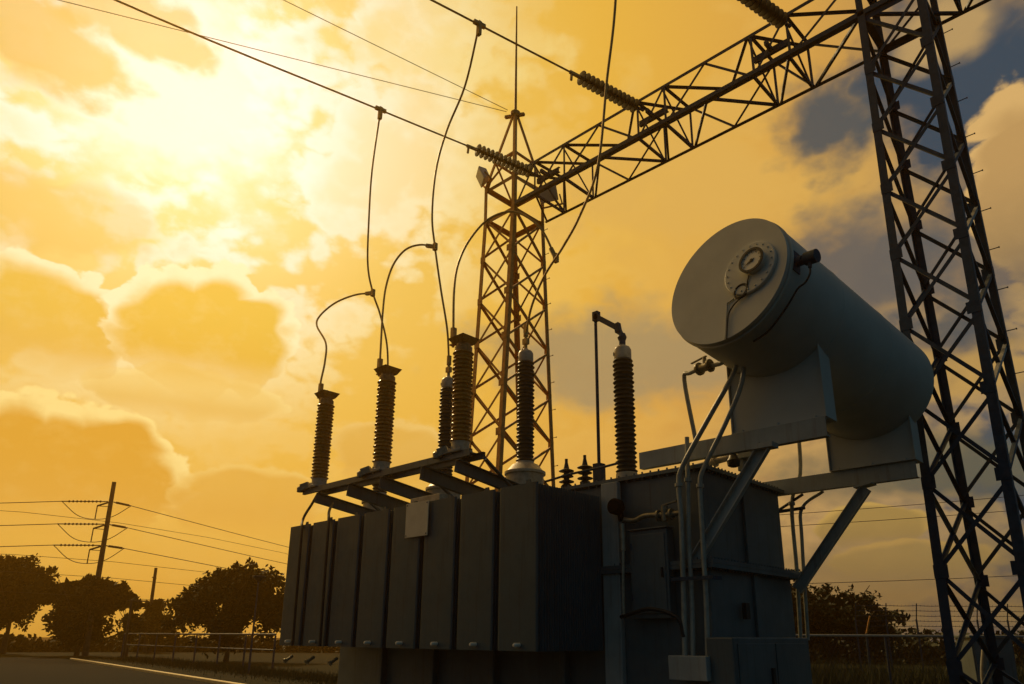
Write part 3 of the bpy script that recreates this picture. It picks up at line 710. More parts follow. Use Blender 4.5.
# front tank fittings
b = MB(); b.lathe([(.0, 0), (.10, .0), (.125, .03), (.125, .14), (.10, .17), (.05, .18), (.05, .25)], (-6.58, 8.86, 3.62), (0, 1, -.05), 20)
b.cyl((-6.52, 9.0, 3.40), (-6.56, 9.0, 3.60), .05, 10); b.build('relief_valve', IRON, T)
b = MB(); b.tube([(-6.52, 9.02, 3.42), (-6.30, 9.02, 3.38), (-6.10, 9.02, 3.43), (-5.72, 9.02, 3.41), (-5.5, 9.02, 3.41)], .04, 10)
b.cyl((-5.88, 9.02, 3.41), (-5.85, 9.02, 3.41), .085, 14); b.cyl((-5.66, 9.02, 3.41), (-5.63, 9.02, 3.41), .085, 14); b.cyl((-5.76, 9.02, 3.32), (-5.76, 9.02, 3.54), .05, 12); b.bar((-5.80, 9.02, 3.55), (-5.55, 9.02, 3.59), .05, .02)
b.build('sampling_valve', GUNM, T)
b = MB(); b.cyl((-6.52, 9.02, 2.95), (-6.52, 9.02, 3.36), .034, 10); b.tube([(-6.52, 9.02, 2.95), (-6.54, 9.02, 2.5), (-6.55, 9.02, 2.0)], .022, 8); b.build('conduit', CAPM, T)
b = MB(); b.box((-6.40, 9.02, 1.95), (-5.74, 9.195, 3.22)); b.box((-6.42, 8.99, 3.223), (-5.72, 9.195, 3.25)); 
mc = b.build('marshalling_box', PAINT, T, .015)
b = MB(); b.box((-6.36, 9.003, 2.02), (-5.78, 9.018, 3.16)); b.build('door', PAINT, mc, .006)
b = MB(); b.box((-5.84, 8.965, 2.52), (-5.815, 9.002, 2.66)); b.build('handle', BLACK, mc, .004)
for z in (2.2, 2.95):
    b = MB(); b.cyl((-6.365, 9.0, z), (-6.365, 9.0, z + .09), .012, 8); b.build('hinge', GALV, mc)
b = MB(); b.tube([(-6.55, 8.95, 1.98), (-6.4, 8.9, 2.0), (-6.0, 8.9, 2.08), (-5.6, 8.95, 1.96), (-5.52, 8.98, 1.7)], .028, 8); b.build('cable', BLACK, T)
b = MB(); b.box((-5.145, 8.9, .35), (-4.75, 11.25, 1.70)); cab = b.build('control_cabinet', PAINT, T, .02)
b = MB(); b.box((-4.748, 9.0, .45), (-4.735, 10.05, 1.62)); b.build('door', PAINT, cab, .005)
b = MB(); b.box((-4.748, 10.1, .45), (-4.735, 11.15, 1.62)); d2 = b.build('door', PAINT, cab, .005)
b = MB(); b.box((-5.148, 9.98, 1.95), (-5.08, 10.10, 2.18)); b.build('switch', BLACK, T, .005)
b = MB(); b.box((-4.733, 9.88, 1.05), (-4.70, 9.95, 1.30)); b.build('handle', BLACK, cab, .004)
for nm in ('lead1', 'lead2'):
    b = MB(); b.tube(P[nm] + [[P[nm][-1][0] + .02, 7.52, 1.5]], .028, 8); b.build('earth_lead', BLACK, T)

# ================================================================== lattice gantry
ZB, ZT = 13.71, 14.80
def tower(name, loc, label, xs, m, peak, mw, lw):
    x0, x1 = xs
    t = thing(name, loc, label, 'lattice tower')
    yt0, yt1, yb0, yb1 = 13.0, 14.3, 12.25, 15.05
    def cor(i, z):
        k = 1 - min(z, ZB) / ZB
        y0 = yt0 + (yb0 - yt0) * k; y1 = yt1 + (yb1 - yt1) * k
        return V(((x0, x1, x1, x0)[i], (y0, y0, y1, y1)[i], z))
    inw = [(V((1, 0, 0)), V((0, 1, 0))), (V((-1, 0, 0)), V((0, 1, 0))), (V((-1, 0, 0)), V((0, -1, 0))), (V((1, 0, 0)), V((0, -1, 0)))]
    legs = []
    for i in range(4):
        b = MB()
        b.angle(cor(i, 0.3), cor(i, ZB), lw, .018, *inw[i], m=m)
        b.angle(cor(i, ZB), cor(i, ZT + .08), lw * .9, .018, *inw[i], m=m)
        for z in zs[1:-1]:       # splice and gusset plates
            c = cor(i, z)
            b.box(tuple(c + V((-.005, -.016, -.10)) + (V((-.0, 0, 0)) if inw[i][0].x > 0 else V((-.19, 0, 0)))), tuple(c + V((.005, -.004, .10)) + (V((.19, 0, 0)) if inw[i][0].x > 0 else V((0, 0, 0)))), m)
        legs.append(b.build('leg', m, t))
    for i in range(4):
        j = (i + 1) % 4
        fn = (V((0, -1, 0)), V((1, 0, 0)), V((0, 1, 0)), V((-1, 0, 0)))[i]
        for k in range(len(zs) - 1):
            za, zc = zs[k], zs[k + 1]
            for q, (a, c) in enumerate(((cor(i, za), cor(j, zc)), (cor(j, za), cor(i, zc)))):
                dd = (c - a).normalized(); off = -fn * (.024 + .016 * q)
                b = MB(); mm = PALE if (name, i, k, q) in LIT_BRACES else m
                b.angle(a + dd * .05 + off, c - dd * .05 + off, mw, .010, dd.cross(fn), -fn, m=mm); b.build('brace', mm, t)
        for z in (ZB, ZT):
            a, c = cor(i, z), cor(j, z); dd = (c - a).normalized()
            b = MB(); b.angle(a + dd * .03 - fn * .05, c - dd * .03 - fn * .05, .12, .012, V((0, 0, -1)), -fn, m=m); b.build('crossbar', m, t)
    # step bolts up one leg
    for k in range(15):
        z = 2.2 + k * .8
        c = cor(2, z); sb = MB(); sb.cyl(c + V((-.002, -.06, 0)), c + V((.17, -.06, 0)), .009, 6); sb.cyl(c + V((.155, -.06, 0)), c + V((.17, -.06, 0)), .018, 6); sb.build('step_bolt', m, legs[2])
    for i in range(4):
        c = cor(i, 0); b = MB(); b.box((c.x - .3, c.y - .3, 0), (c.x + .3, c.y + .3, .30)); b.build('footing', CONC, t, .02)
    ax, ay = (x0 + x1) / 2, 13.65
    for i in range(4):
        a = cor(i, ZT + .05); c = V((ax + (a.x - ax) * .12, ay + (a.y - ay) * .12, peak))
        b = MB(); b.angle(a, c, .09, .01, *inw[i], m=m); b.build('peak_leg', m, t)
    for i in range(4):
        j = (i + 1) % 4
        f = .35
        a = cor(i, ZT).lerp(V((ax, ay, peak)), f); c = cor(j, ZT).lerp(V((ax, ay, peak)), f)
        b = MB(); b.bar(a, c, .06, .06, m=m); b.build('crossbar', m, t)
        b = MB(); b.bar(cor(i, ZT).lerp(cor(j, ZT), .04) + V((0, 0, .04)), c, .045, .045, m=m); b.build('brace', m, t)
    b = MB(); b.lathe([(.10, -.08), (.16, -.02), (.16, .10), (.09, .16), (.05, .22)], (ax, ay, peak), (0, 0, 1), 12, m)
    b.bar((ax - .35, ay - .1, peak + .06), (ax + .30, ay + .1, peak - .06), .10, .08, m=m)
    b.build('peak_plate', m, t)
    return t, cor
zs = [0.4] + [ZB - 1.38 * k for k in range(9, -1, -1)]
LIT_BRACES = {('lattice_tower', 1, 2, 0), ('lattice_tower', 3, 2, 0), ('lattice_tower', 1, 4, 0), ('lattice_tower', 1, 6, 0), ('lattice_tower', 1, 8, 0)}  # sky light on these braces is put into their paler colour
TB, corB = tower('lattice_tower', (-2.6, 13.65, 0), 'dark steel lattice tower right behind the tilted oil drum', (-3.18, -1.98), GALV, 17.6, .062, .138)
TA, corA = tower('lattice_tower.001', (-13.5, 13.65, 0), 'rust-toned steel lattice tower topped by a lightning rod, behind the radiators', (-14.15, -12.87), ORANGE, 17.55, .062, .125)
b = MB(); b.tube([(-13.5, 13.65, 14.4), (-13.5, 13.65, 18.5), (-13.5, 13.65, 21.9)], .06, 10, r_end=.022, spline=False); b.build('lightning_rod', ORANGE, TA)
# two floodlights under the tower head
def floodlight(loc, aim, label):
    f = thing('floodlight', loc, label, 'floodlight')
    a = V(aim).normalized(); r = a.cross(V((0, 0, 1))).normalized(); u = r.cross(a); c = V(loc)
    b = MB(); q = [(-.28, -.22), (.28, -.22), (.28, .22), (-.28, .22)]
    b.hexa([c + r * x * .6 + u * y * .6 - a * .16 for x, y in q] + [c + r * x + u * y + a * .08 for x, y in q]); b.build('housing', BOARD, f, .02)
    b = MB(); b.hexa([c + r * x * .9 + u * y * .9 + a * .083 for x, y in q] + [c + r * x * .9 + u * y * .9 + a * .09 for x, y in q]); b.build('glass', DIAL, f)
    b = MB(); b.bar(c - r * .31 - u * .05, c - r * .31 - a * .1 - u * .32, .03, .05); b.bar(c + r * .31 - u * .05, c + r * .31 - a * .1 - u * .32, .03, .05); b.bar(c - r * .33 - a * .1 - u * .33, c + r * .33 - a * .1 - u * .33, .05, .03)
    b.build('bracket', ORANGE, f)
floodlight((-14.05, 12.80, 15.12), (-.5, -.75, -.42), 'pale floodlight above the rust-toned tower, under the farthest insulator string')
floodlight((-12.3, 13.9, 14.22), (.3, -.8, -.5), 'pale floodlight where the truss beam meets the rust-toned tower')

# truss beam between the towers
BM = thing('truss_beam', (-8, 13.6, ZB), 'long square lattice beam carried by the two steel towers', 'truss beam')
YN, YF = 13.0, 14.38
xa, xb = -12.85, 2.2
chord = {'nb': (YN, ZB), 'nt': (YN, ZT), 'fb': (YF, ZB), 'ft': (YF, ZT + .12)}
def cpt(k, x): return V((x, *chord[k]))
dirs = {'nb': ((0, 1, 0), (0, 0, 1)), 'nt': ((0, 1, 0), (0, 0, -1)), 'fb': ((0, -1, 0), (0, 0, 1)), 'ft': ((0, -1, 0), (0, 0, -1))}
for k in chord:
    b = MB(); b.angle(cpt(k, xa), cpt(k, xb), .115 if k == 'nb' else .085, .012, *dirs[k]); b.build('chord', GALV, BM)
frames = [-12.1, -11.0, -8.55, -7.75, -5.45, -4.62, -1.6]
def brace(p, q, w, fn, off=.015, m=GALV):
    d = (q - p).normalized(); fn = V(fn)
    b = MB(); b.angle(p + d * .03 - fn * off, q - d * .03 - fn * off, w, .009, d.cross(fn), -fn); b.build('brace', m, BM)
F4 = [('nb', 'nt', (0, -1, 0)), ('fb', 'ft', (0, 1, 0)), ('nb', 'fb', (0, 0, -1)), ('nt', 'ft', (0, 0, 1))]
for x in frames:
    for a, c, fn in F4:
        p, q = cpt(a, x), cpt(c, x)
        brace(p, q, .06, fn, .014)
    brace(cpt('nb', x), cpt('ft', x), .045, (1, 0, 0), .0); brace(cpt('nt', x), cpt('fb', x), .045, (1, 0, 0), .02)
segs = [xa] + frames + [0.4]
for i in range(len(segs) - 1):
    u, w = segs[i], segs[i + 1]
    n = 1 if w - u < 1.2 else 2
    pts = [u + (w - u) * k / n for k in range(n + 1)]
    for j, (a, c, fn) in enumerate(F4):
        for k in range(n):
            lo, hi = (a, c) if (k + (j in (1, 2))) % 2 == 0 else (c, a)
            brace(cpt(lo, pts[k]), cpt(hi, pts[k + 1]), .058, fn, .028)
for x in (-8.15, -5.03, -11.7):       # brackets that hold the insulator strings
    b = MB(); b.channel((x - .42, YN + .15, ZB + .42), (x + .42, YN + .15, ZB + .42), .16, .07, .01, (0, 1, 0)); b.bar((x, YN + .12, ZB + .5), (x, YN - .14, ZB + .5), .08, .10); b.build('string_bracket', GALV, BM)

# ================================================================== insulator strings and conductors
CD = V((-.2215, -.975, 0)).normalized()
atts = [V((-11.95, 13.0, 14.25)), V((-8.24, 12.86, 14.25)), V((-4.46, 12.86, 14.25))]
proto = None
slabels = ['insulator string at the rust-toned tower head, farthest along the beam', 'insulator string tied to the middle of the truss beam', 'dark insulator string tied to the truss beam close to the dark tower']
for k, a in enumerate(atts):
    if proto is None:
        s = proto = thing('insulator_string', a, slabels[0], 'insulator', 'strain insulator strings on the beam')
        b = MB(); b.bar(a, a + CD * .22, .05, .05); b.build('shackle', GALV, s)
        for q in range(13):
            b = MB(); b.lathe([(.05, 0), (.06, .03), (.12, .045), (.165, .07), (.172, .085), (.165, .095), (.10, .10), (.045, .11), (.04, .135)], a + CD * (.22 + q * .137), CD, 18); b.build('disc', DPORC, s)
        e = a + CD * (.22 + 13 * .137)
        b = MB(); b.bar(e - CD * .02, e + CD * .30, .06, .07); b.bar(e + CD * .24, e + CD * .26 + V((0, 0, -.22)), .04, .05, (0, 1, 0)); b.build('dead_end_clamp', WIREM, s)
    else:
        s = dup(proto, None, a - atts[0]); s['label'] = slabels[k]
clabels = ['overhead conductor running from the farthest insulator string', 'overhead conductor running from the middle insulator string', 'overhead conductor running from the string close to the dark tower']
for k, a in enumerate(atts):
    s = a + CD * 2.2
    pts = [s, s + CD * 3 + V((0, 0, -.02)), s + CD * 9 + V((0, 0, -.02)), s + CD * 20 + V((0, 0, .5)), s + CD * 40 + V((0, 0, 2.2))]
    b = MB(); b.tube(pts, .022, 8); tag(b.build('overhead_conductor', WIREM), clabels[k], 'power line', 'overhead conductors from the beam')
dl = ['dropper wire falling to the bushing behind the farthest arrester', 'dropper wire falling to the bushing behind the middle arrester', 'dropper wire crossing the truss beam down to the bushing with the domed turret']
al = ['looping jumper wire to the farthest arrester', 'looping jumper wire to the middle arrester', 'looping jumper wire to the arrester beside the rust-toned tower']
for k in range(3):
    t = thing('dropper_wire', P['dropper%d' % (k + 1)][-1], dl[k], 'wire', 'dropper wires')
    q = atts[k] + CD * ((4.75, 4.72, 4.8)[k]); pts = [tuple(q)] + P['dropper%d' % (k + 1)][1:]
    b = MB(); b.tube(pts, .024, 8); b.build('cable', WIREM, t)
    p0 = V(pts[0]); b = MB(); b.bar(p0 + V((0, 0, .06)), p0 + V((-.01, .0, -.28)), .09, .08, (0, 1, 0)); b.bar(p0 - CD * .14, p0 + CD * .14, .08, .08); b.build('clamp', WIREM, t)
    j = V(P['arm%d' % (k + 1)][0]); b = MB(); b.bar(j + V((0, 0, .09)), j + V((0, 0, -.09)), .09, .08, (0, 1, 0)); b.bar(j, j + (V(P['arm%d' % (k + 1)][1]) - j).normalized() * .24, .07, .08); b.build('clamp', WIREM, t)
    e = V(pts[-1]); b = MB(); b.bar(e + V((0, 0, .2)), e, .07, .08, (0, 1, 0)); b.build('clamp', WIREM, t)
    t = thing('jumper_wire', P['arm%d' % (k + 1)][-1], al[k], 'wire', 'jumper wires to the arresters')
    pts = P['arm%d' % (k + 1)][:-1] + [[(-14.35, -12.04, -9.69)[k], 8.2, 7.03]]
    b = MB(); b.tube(pts, .024, 8); b.build('cable', WIREM, t)
    e = V(pts[-1]); b = MB(); b.bar(e + V((0, 0, .26)), e, .08, .09, (0, 1, 0)); b.build('clamp', WIREM, t)
pk = V((-13.5, 13.65, 17.6))
for k, (dd, lab) in enumerate((((-.195, -.98, .0), 'faint thin earth wire from the lightning rod tower, the upper of two'), ((-.455, -.89, .0), 'faint thin earth wire from the lightning rod tower, the lower of two'))):
    d = V(dd).normalized(); b = MB(); b.tube([pk + d * .3, pk + d * 14, pk + d * 34], .010, 6); tag(b.build('earth_wire', WIREM), lab, 'wire', 'thin earth wires')

# ================================================================== trees
def c0_of(c, cores):
    q = min(cores, key=lambda p: (p - c).length_squared)
    return c.lerp(q, random.Random(c.x * 91 + c.y * 7).uniform(.25, .7)) + V((random.gauss(0, .2), random.gauss(0, .2), random.gauss(0, .2)))
def tree(loc, height, rx, ry, lobes, label, m=LEAF, n=5200, size=.20, name='tree', trunk_h=.35, seed=1, group=None, gap=.0):
    rnd = random.Random(seed)
    x, y, _ = loc
    t = thing(name, loc, label, 'tree' if 'tree' in name else 'shrub', group)
    th = height * trunk_h
    if trunk_h > 0:
        b = MB()
        b.tube([(x, y, 0), (x + .1, y, th * .5), (x - .05, y + .1, th), (x, y, height * .72)], .045 * height * .7, 10, r_end=.02 * height * .4)
        limbs = []
        for k in range(9):
            a = 2 * math.pi * k / 9 + rnd.uniform(-.3, .3); z0 = th * rnd.uniform(.75, 1.5)
            e = (x + rx * .75 * math.cos(a), y + ry * .75 * math.sin(a), height * rnd.uniform(.55, .9))
            mid = (x + rx * .3 * math.cos(a), y + ry * .3 * math.sin(a), (z0 + e[2]) / 2 - .1)
            b.tube([(x, y, z0), mid, e], .018 * height * .6, 6, r_end=.02, sub=4)
        b.build('trunk', BARK, t)
    b = MB()
    subs = []
    for (lx, ly, lz, lr) in lobes:                       # big boughs, each broken into leaf tufts
        c0 = V((x + lx * rx, y + ly * ry, lz * height)); R = lr * rx
        for k in range(int(26 + 10 * lr)):
            d = V((rnd.gauss(0, 1), rnd.gauss(0, 1), rnd.gauss(0, 1))).normalized()
            rr = R * (rnd.random() ** .45)
            c = c0 + V((d.x * rr, d.y * rr, d.z * rr * .8))
            if c.z > (th * .8 if trunk_h > 0 else 0.05): subs.append((c, R * rnd.uniform(.16, .36)))
    subs0 = [V((x + lx * rx * .8, y + ly * ry * .8, lz * height)) for lx, ly, lz, lr in lobes]
    per = max(4, n // len(subs))
    vs = []; fs = []
    for c, r in subs:
        for k in range(per):
            d = V((rnd.gauss(0, 1), rnd.gauss(0, 1), rnd.gauss(0, .8)))
            p = c + d.normalized() * r * rnd.random() ** .5 if d.length > 0 else c
            u = V((rnd.gauss(0, 1), rnd.gauss(0, 1), rnd.gauss(0, 1))).normalized(); w = u.orthogonal().normalized()
            s = size * (rnd.uniform(.6, 1.3) if k % 6 else 2.6)
            if k % 6 == 0: p = c0_of(c, subs0)
            i = len(vs)
            vs += [p - u * s, p - w * s * .5, p + u * s, p + w * s * .5]; fs.append((i, i + 1, i + 2, i + 3))
    b.add(vs, fs)
    b.build('crown', m, t)
    return t
G = None
tree((-78.2, 16.6, 0), 8.5, 3.8, 3.8, [(-.3, 0, .66, .62), (.35, .1, .72, .60), (.0, 0, .84, .5), (-.7, .1, .5, .5), (.8, .3, .60, .42), (-.2, 0, .45, .6)], 'broad dark tree at the road side with sky showing under its boughs', LEAF, 13000, .22, seed=3, trunk_h=.3)
tree((-81.5, 10.5, 0), 8.0, 4.2, 4.2, [(0, 0, .6, .7), (.3, 0, .8, .45), (-.4, 0, .75, .5), (0, 0, .35, .7)], 'dark tree at the far road end, cut by the picture edge', LEAF, 9000, .22, seed=5, trunk_h=.2)
tree((-68.2, 19.5, 0), 7.0, 3.2, 3.2, [(-.2, 0, .60, .66), (.3, .2, .72, .55), (.75, .5, .66, .36), (-.5, 0, .42, .6), (.1, 0, .35, .8), (-.55, -.3, .72, .4)], 'dense dark tree at the foot of the tall utility pole', LEAF, 15000, .2, seed=8, trunk_h=.18)
tree((-64.6, 22.0, 0), 4.6, 1.3, 1.3, [(0, 0, .85, .5), (-.3, 0, .6, .6), (.4, 0, .55, .5), (0, 0, .38, .8)], 'small thin tree beside the dense tree with the pole', LEAF2, 1100, .14, seed=9, trunk_h=.3)
tree((-77.0, 28.3, 0), 5.6, 2.3, 2.3, [(0, 0, .78, .45), (.1, 0, .55, .8), (-.3, 0, .42, .8), (.5, .2, .42, .6)], 'small rounded tree behind the short leaning pole', LEAF, 4500, .16, seed=11, trunk_h=.15)
tree((-49.0, 22.9, 0), 6.35, 4.15, 4.15, [(-.15, 0, .66, .62), (.35, .3, .70, .52), (.0, .1, .80, .44), (-.62, -.4, .52, .42), (.66, .5, .50, .5), (0, 0, .40, .85), (-.35, -.2, .74, .36)], 'broad dark tree behind the pipe rail fence, next to the transformer', LEAF, 18000, .17, seed=14, trunk_h=.16)
tree((-17.6, 44.5, 0), 5.2, 3.6, 3.6, [(-.5, -.3, .68, .6), (.2, .2, .60, .6), (.6, .5, .40, .5), (-.2, 0, .38, .85), (-.7, -.5, .45, .6)], 'round dark tree beyond the yard under the cantilevered beam', LEAF, 11000, .15, seed=17, trunk_h=.12)
tree((-20.4, 42.0, 0), 5.0, 2.6, 2.6, [(0, 0, .66, .7), (.3, 0, .45, .8), (-.4, 0, .4, .8)], 'dark tree half hidden behind the control cabinet', LEAF, 6000, .15, seed=18, trunk_h=.12)
# far off tree belt that reads as one mass
def belt(name, pts, h, n, seed, size=.5):
    rnd = random.Random(seed); b = MB(); vs = []; fs = []
    for k in range(n):
        i = rnd.randrange(len(pts) - 1); f = rnd.random(); p0, p1 = V((*pts[i], 0)), V((*pts[i + 1], 0))
        c = p0.lerp(p1, f); q = (i + f) * 9.0
        top = h * (.62 + .22 * math.sin(q * 1.3 + seed) + .16 * math.sin(q * 3.7 + 1 + seed))
        p = c + V((rnd.gauss(0, 1.2), rnd.gauss(0, 1.2), top * (1 - rnd.random() ** 1.6 * 1.0)))
        u = V((rnd.gauss(0, 1), rnd.gauss(0, 1), rnd.gauss(0, 1))).normalized(); w = u.orthogonal().normalized(); s = size * rnd.uniform(.5, 1.3)
        j = len(vs); vs += [p - u * s, p - w * s * .6, p + u * s, p + w * s * .6]; fs.append((j, j + 1, j + 2, j + 3))
    b.add(vs, fs); return tag(b.build(name, LEAF), kind='stuff')
belt('far_hedge', [(-90, 12), (-84, 26), (-76, 36), (-60, 50), (-44, 60)], 1.7, 9000, 3, .32)
belt('distant_bushes', [(-24, 52), (-14, 58), (-4, 64), (6, 70)], 2.3, 8000, 5, .26)
def blades(name, pts, h, n, seed, wid):
    rnd = random.Random(seed); b = MB(); vs = []; fs = []
    for k in range(n):
        i = rnd.randrange(len(pts) - 1); p0, p1 = V((*pts[i], 0)), V((*pts[i + 1], 0))
        p = p0.lerp(p1, rnd.random()) + V((rnd.gauss(0, wid), rnd.gauss(0, wid), 0))
        a = rnd.random() * 6.28; s = rnd.uniform(.006, .014); hh = h * (rnd.random() ** 1.6 + .15); lean = V((rnd.gauss(0, .3), rnd.gauss(0, .3), 1)) * hh
        u = V((math.cos(a), math.sin(a), 0)) * s; j = len(vs)
        vs += [p - u, p + u, p + lean]; fs.append((j, j + 1, j + 2))
    b.add(vs, fs); return tag(b.build(name, LEAF2), kind='stuff')
blades('rough_grass', [(-58, 20.0), (-46, 18.6), (-34, 17.4), (-22, 16.2), (-16, 15.6)], .28, 26000, 8, .9)
blades('weeds', [(-17, 29), (-10, 31), (-4, 35)], .9, 14000, 9, 1.2)

# ================================================================== utility poles and lines far left
up = thing('utility_pole', (-66.6, 19.65, 0), 'tall leaning wooden utility pole with three tiers of wires', 'utility pole')
b = MB(); b.cyl((-66.6, 19.65, 0), (-66.55, 19.6, 14.0), .24, 12, r1=.16); b.build('shaft', WOOD, up)
Lh = [12.35, 10.45, 8.7]
rd = V((-10.0, 20.0, -.12)).normalized(); ld = V((-7.2, -6.6, .03)).normalized()
for k, z in enumerate(Lh):
    c = V((-66.6, 19.65, z))
    arm = c + V((-.95, -.72, -.35))
    b = MB(); b.bar(c, arm, .09, .12); b.bar(c + V((0, 0, -.45)), arm, .05, .05); b.build('crossarm', WOOD, up)
    a0 = c + ld * .3; a1 = c + ld * 4.2
    c0 = c + rd * .25; c1 = c + rd * 2.1
    for p, q in ((a0, a1), (c0, c1)):
        b = MB(); b.tube([p, p.lerp(q, .3), p.lerp(q, .6), q], .05, 8, spline=False)
        for f in range(9):
            g = p.lerp(q, .15 + f * .085); b.cyl(g, g + (q - p).normalized() * .05, .10, 10)
        b.build('insulator', DPORC, up)
    b = MB(); b.cyl(arm, arm + V((-.03, 0, -1.1)), .045, 8); b.build('post_insulator', DPORC, up)
    mid = arm + V((-.03, 0, -1.12))
    b = MB(); b.tube([a1, a1.lerp(mid, .5) + V((0, 0, -.42)), mid, mid.lerp(c1, .5) + V((0, 0, -.35)), c1], .03, 6); b.build('jumper', BLACK, up)
    for q, d, l, far_l in ((a1, ld, 38, 'toward the road end'), (c1, rd, 160, 'toward the transformer')):
        b = MB(); n = 8
        b.tube([q + d * (l * i / n) + V((0, 0, -1.0 * 4 * (i / n) * (1 - i / n) * (l / 100))) for i in range(n + 1)], .032, 6)
        tag(b.build('distribution_line', BLACK), ('top', 'middle', 'lowest')[k] + ' tier wire of the tall utility pole running ' + far_l, 'power line', 'wires of the tall utility pole')
for k, (z, dx) in enumerate(((10.6, 0.5), (7.4, .5), (6.1, .5), (4.6, .5))):
    q = V((-66.2, 20.4, z)); b = MB()
    b.tube([q + ld * 40 + V((0, 0, 1.4 if k == 0 else .5)), q, q + rd * 70 + V((0, 0, -1.0)), q + rd * 160], .018, 6)
    tag(b.build('service_line', BLACK), ['thin wire crossing the tall pole between its tiers', 'faint wire crossing just under the lowest pole tier', 'faint wire crossing above the short leaning pole', 'faint wire crossing at the short pole top'][k], 'power line', 'thin wires behind the pole')
sp = thing('short_pole', (-77.4, 28.0, 0), 'short bare wooden pole leaning over the small rounded tree', 'pole')
b = MB(); b.cyl((-77.4, 28.0, 0), (-76.6, 27.6, 8.0), .19, 10, r1=.14); b.build('shaft', WOOD, sp)
b = MB(); b.bar((-77.0, 27.9, 7.0), (-76.3, 27.3, 7.05), .08, .1); b.build('crossarm', WOOD, sp)
lp = thing('service_pole', (-56.1, 18.95, 0), 'thin pole with a short arm at the top beside the thin tree', 'pole')
b = MB(); b.cyl((-56.1, 18.95, 0), (-55.6, 18.75, 4.0), .09, 8, r1=.07); b.build('shaft', WOOD, lp)
b = MB(); b.bar((-55.9, 18.6, 3.95), (-54.9, 19.6, 3.9), .10, .10); b.build('crossarm', WOOD, lp)
sl = thing('lamp_post', (-32.7, 16.4, 0), 'slim lamp post with a flat triangular head before the broad tree', 'lamp post')
b = MB(); b.cyl((-32.7, 16.4, 0), (-32.7, 16.4, 4.15), .05, 10, r1=.035); b.build('pole', GALV, sl)
b = MB(); b.lathe([(.06, 4.06), (.30, 4.30), (.28, 4.33), (0, 4.34)], (-32.7, 16.4, 0), (0, 0, 1), 16); b.build('lamp_head', GALV, sl)
# wires in the gap under the drum
for k, (p, q) in enumerate((((-30, 35.0, 8.2), (6, 67.0, 12.3)), ((-30, 35.0, 7.6), (6, 67.0, 11.2)), ((-30, 37.0, 4.6), (6, 67.0, 6.6)))):
    b = MB(); p, q = V(p), V(q); b.tube([p, p.lerp(q, .5) + V((0, 0, -.3)), q], .018, 6)
    tag(b.build('distribution_line', BLACK), ['highest wire seen through the gap under the oil drum', 'second wire seen through the gap under the oil drum', 'lowest wire seen through the gap under the oil drum'][k], 'power line', 'wires beyond the yard')

# ================================================================== fences
rf = thing('pipe_rail_fence', (-37, 16.5, 0), 'low pipe rail fence in front of the broad dark tree', 'fence')
f0 = V((-58.0, 19.45, 0)); f1 = V((-34.6, 18.55, 0)); fd = (f1 - f0).normalized(); fl = (f1 - f0).length
for z, nm in ((1.72, 'top_rail'), (.98, 'mid_rail')):
    b = MB(); b.cyl(f0 + V((0, 0, z)), f1 + V((0, 0, z)), .05 if z > 1.2 else .035, 10); b.build(nm, GALV, rf)
n = 7
for i in range(n + 1):
    p = f0 + fd * (fl * i / n); b = MB(); b.cyl(p, p + V((0, 0, 1.67)), .05, 10); b.build('post', GALV, rf)
cf = thing('chain_link_fence', (-9, 28.5, 0), 'chain link fence with a straight top rail behind the dark tower', 'fence')
g0 = V((-15.5, 22.7, 0)); g1 = V((-3.0, 34.4, 0)); gd = (g1 - g0).normalized(); gl = (g1 - g0).length
b = MB(); b.cyl(g0 + V((0, 0, 1.78)), g1 + V((0, 0, 1.78)), .045, 10); b.build('top_rail', PALE, cf)
for i in range(7):
    p = g0 + gd * (gl * i / 6); b = MB(); b.cyl(p, p + V((0, 0, 1.74)), .045, 10); b.build('post', GALV, cf)
b = MB()
for i in range(int(gl / .16)):
    p = g0 + gd * (i * .16)
    b.cyl(p + V((0, 0, .05)), p + gd * .85 + V((0, 0, 1.75)), .004, 4); b.cyl(p + gd * .85 + V((0, 0, .05)), p + V((0, 0, 1.75)), .004, 4)
b.build('mesh', GALV, cf)
bf = thing('barbed_wire_fence', (-11, 46, 0), 'far barbed wire fence with slanted post arms beyond the chain link', 'fence')
h0 = V((-15.2, 42.5, 0)); h1 = V((-5.5, 52.0, 0)); hd = (h1 - h0).normalized(); hl = (h1 - h0).length; hn = V((hd.y, -hd.x, 0))
for i in range(9):
    p = h0 + hd * (hl * i / 8); b = MB(); b.cyl(p, p + V((0, 0, 2.7)), .05, 8); b.cyl(p + V((0, 0, 2.68)), p + V((0, 0, 3.55)) + hn * .25, .03, 8); b.build('post', GALV, bf)
for k in range(5):
    b = MB()
    z = 2.35 + k * .27; o = hn * (max(0, z - 2.7) * .28)
    pts = [h0 + hd * (hl * i / 16) + o + V((0, 0, z - (.03 if i % 2 else 0))) for i in range(17)]
    b.tube(pts, .014, 5, sub=2)
    for i in range(64):
        q = h0 + hd * (hl * i / 64) + o + V((0, 0, z)); b.cyl(q + V((0, 0, -.05)), q + V((.02, .02, .05)), .008, 4)
    b.build('barbed_wire', GALV, bf)
ap = thing('barbed_arm_post', (-12.2, 35.5, 0), 'single leaning fence post standing behind the struts, left of the dark tower', 'fence post')
b = MB(); b.cyl((-12.35, 35.6, 0), (-12.3, 35.55, 1.9), .06, 8); b.build('post', GALV, ap); b = MB(); b.cyl((-12.3, 35.55, 1.88), (-12.0, 35.4, 2.65), .04, 8); b.build('arm', ORANGE, ap)
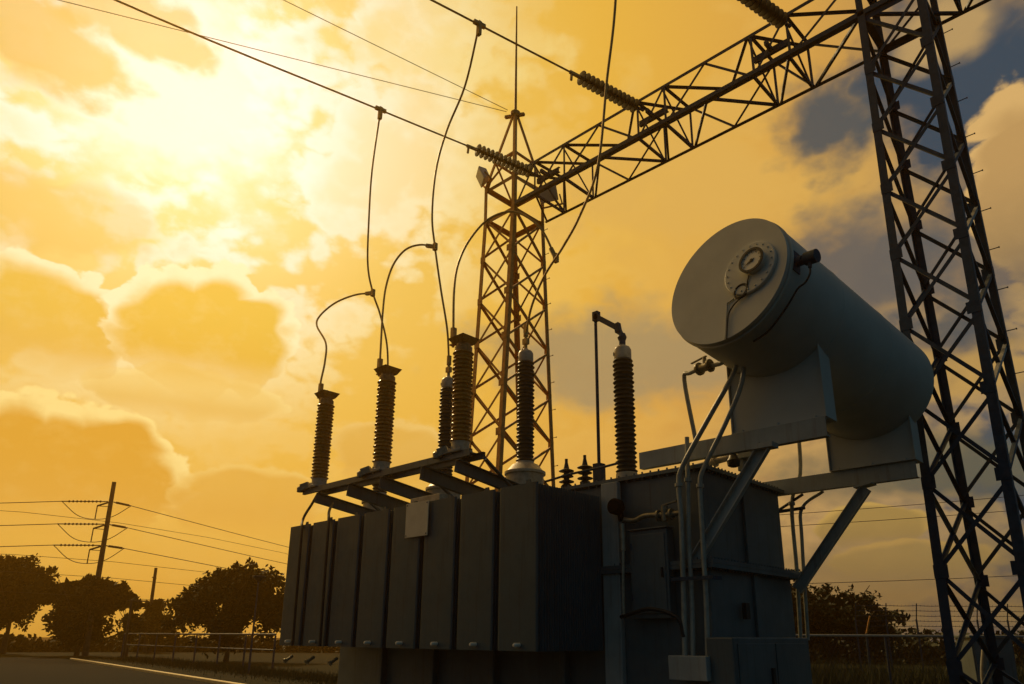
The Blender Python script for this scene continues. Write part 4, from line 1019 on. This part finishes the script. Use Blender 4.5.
# yard equipment behind the dark tower
eq = thing('equipment_cabinet', (-5.7, 26.3, 0), 'dark free standing equipment cabinet seen between the legs of the dark tower', 'cabinet')
ex = V((.71, .70, 0)); ey = V((-.70, .71, 0))
def obx(c, hx, hy, z0, z1):
    c = V(c); return [c - ex * hx - ey * hy + V((0, 0, z0)), c + ex * hx - ey * hy + V((0, 0, z0)), c + ex * hx + ey * hy + V((0, 0, z0)), c - ex * hx + ey * hy + V((0, 0, z0)),
                      c - ex * hx - ey * hy + V((0, 0, z1)), c + ex * hx - ey * hy + V((0, 0, z1)), c + ex * hx + ey * hy + V((0, 0, z1)), c - ex * hx + ey * hy + V((0, 0, z1))]
b = MB(); b.hexa(obx((-5.7, 26.3, 0), .62, .4, .1, 1.72)); b.build('housing', PAINT, eq, .015)
b = MB(); b.hexa(obx((-5.7, 26.3, 0), .68, .46, 1.723, 1.79)); b.build('roof', PAINT, eq, .01)
for s in (-1, 1):
    b = MB(); b.hexa(obx(V((-5.7, 26.3, 0)) + ex * (.3 * s) - ey * .415, .28, .012, .2, 1.62)); d_ = b.build('door', PAINT, eq, .004)
    b = MB(); b.hexa(obx(V((-5.7, 26.3, 0)) + ex * (.05 * s) - ey * .44, .015, .012, .85, 1.05)); b.build('handle', BLACK, d_)
mp = MB(); mp.tube([(-4.83, 21.75, 0), (-4.83, 21.75, .8), (-4.68, 21.6, 1.42)], .07, 10); mp.lathe([(.10, 0), (.10, .10), (.08, .12)], (-4.83, 21.75, 0), (0, 0, 1), 12)
tag(mp.build('vent_pipe', PALE), 'pale slightly bent upright pipe in front of the equipment cabinet', 'pipe')

# ================================================================== warm haze volume, added to imitate the glare veil
hb = MB(); hb.box((-430, -430, -1.0), (430, 430, 24.0))
hm = bpy.data.materials.new('evening_haze'); hm.use_nodes = True
_n = hm.node_tree; _n.nodes.remove(_n.nodes['Principled BSDF'])
pv = _n.nodes.new('ShaderNodeVolumePrincipled')
pv.inputs['Color'].default_value = (0.95, 0.55, 0.10, 1)
pv.inputs['Density'].default_value = 0.0012
pv.inputs['Anisotropy'].default_value = 0.82
_n.links.new(pv.outputs[0], _n.nodes['Material Output'].inputs['Volume'])
hz = hb.build('haze', hm); hz['kind'] = 'stuff'
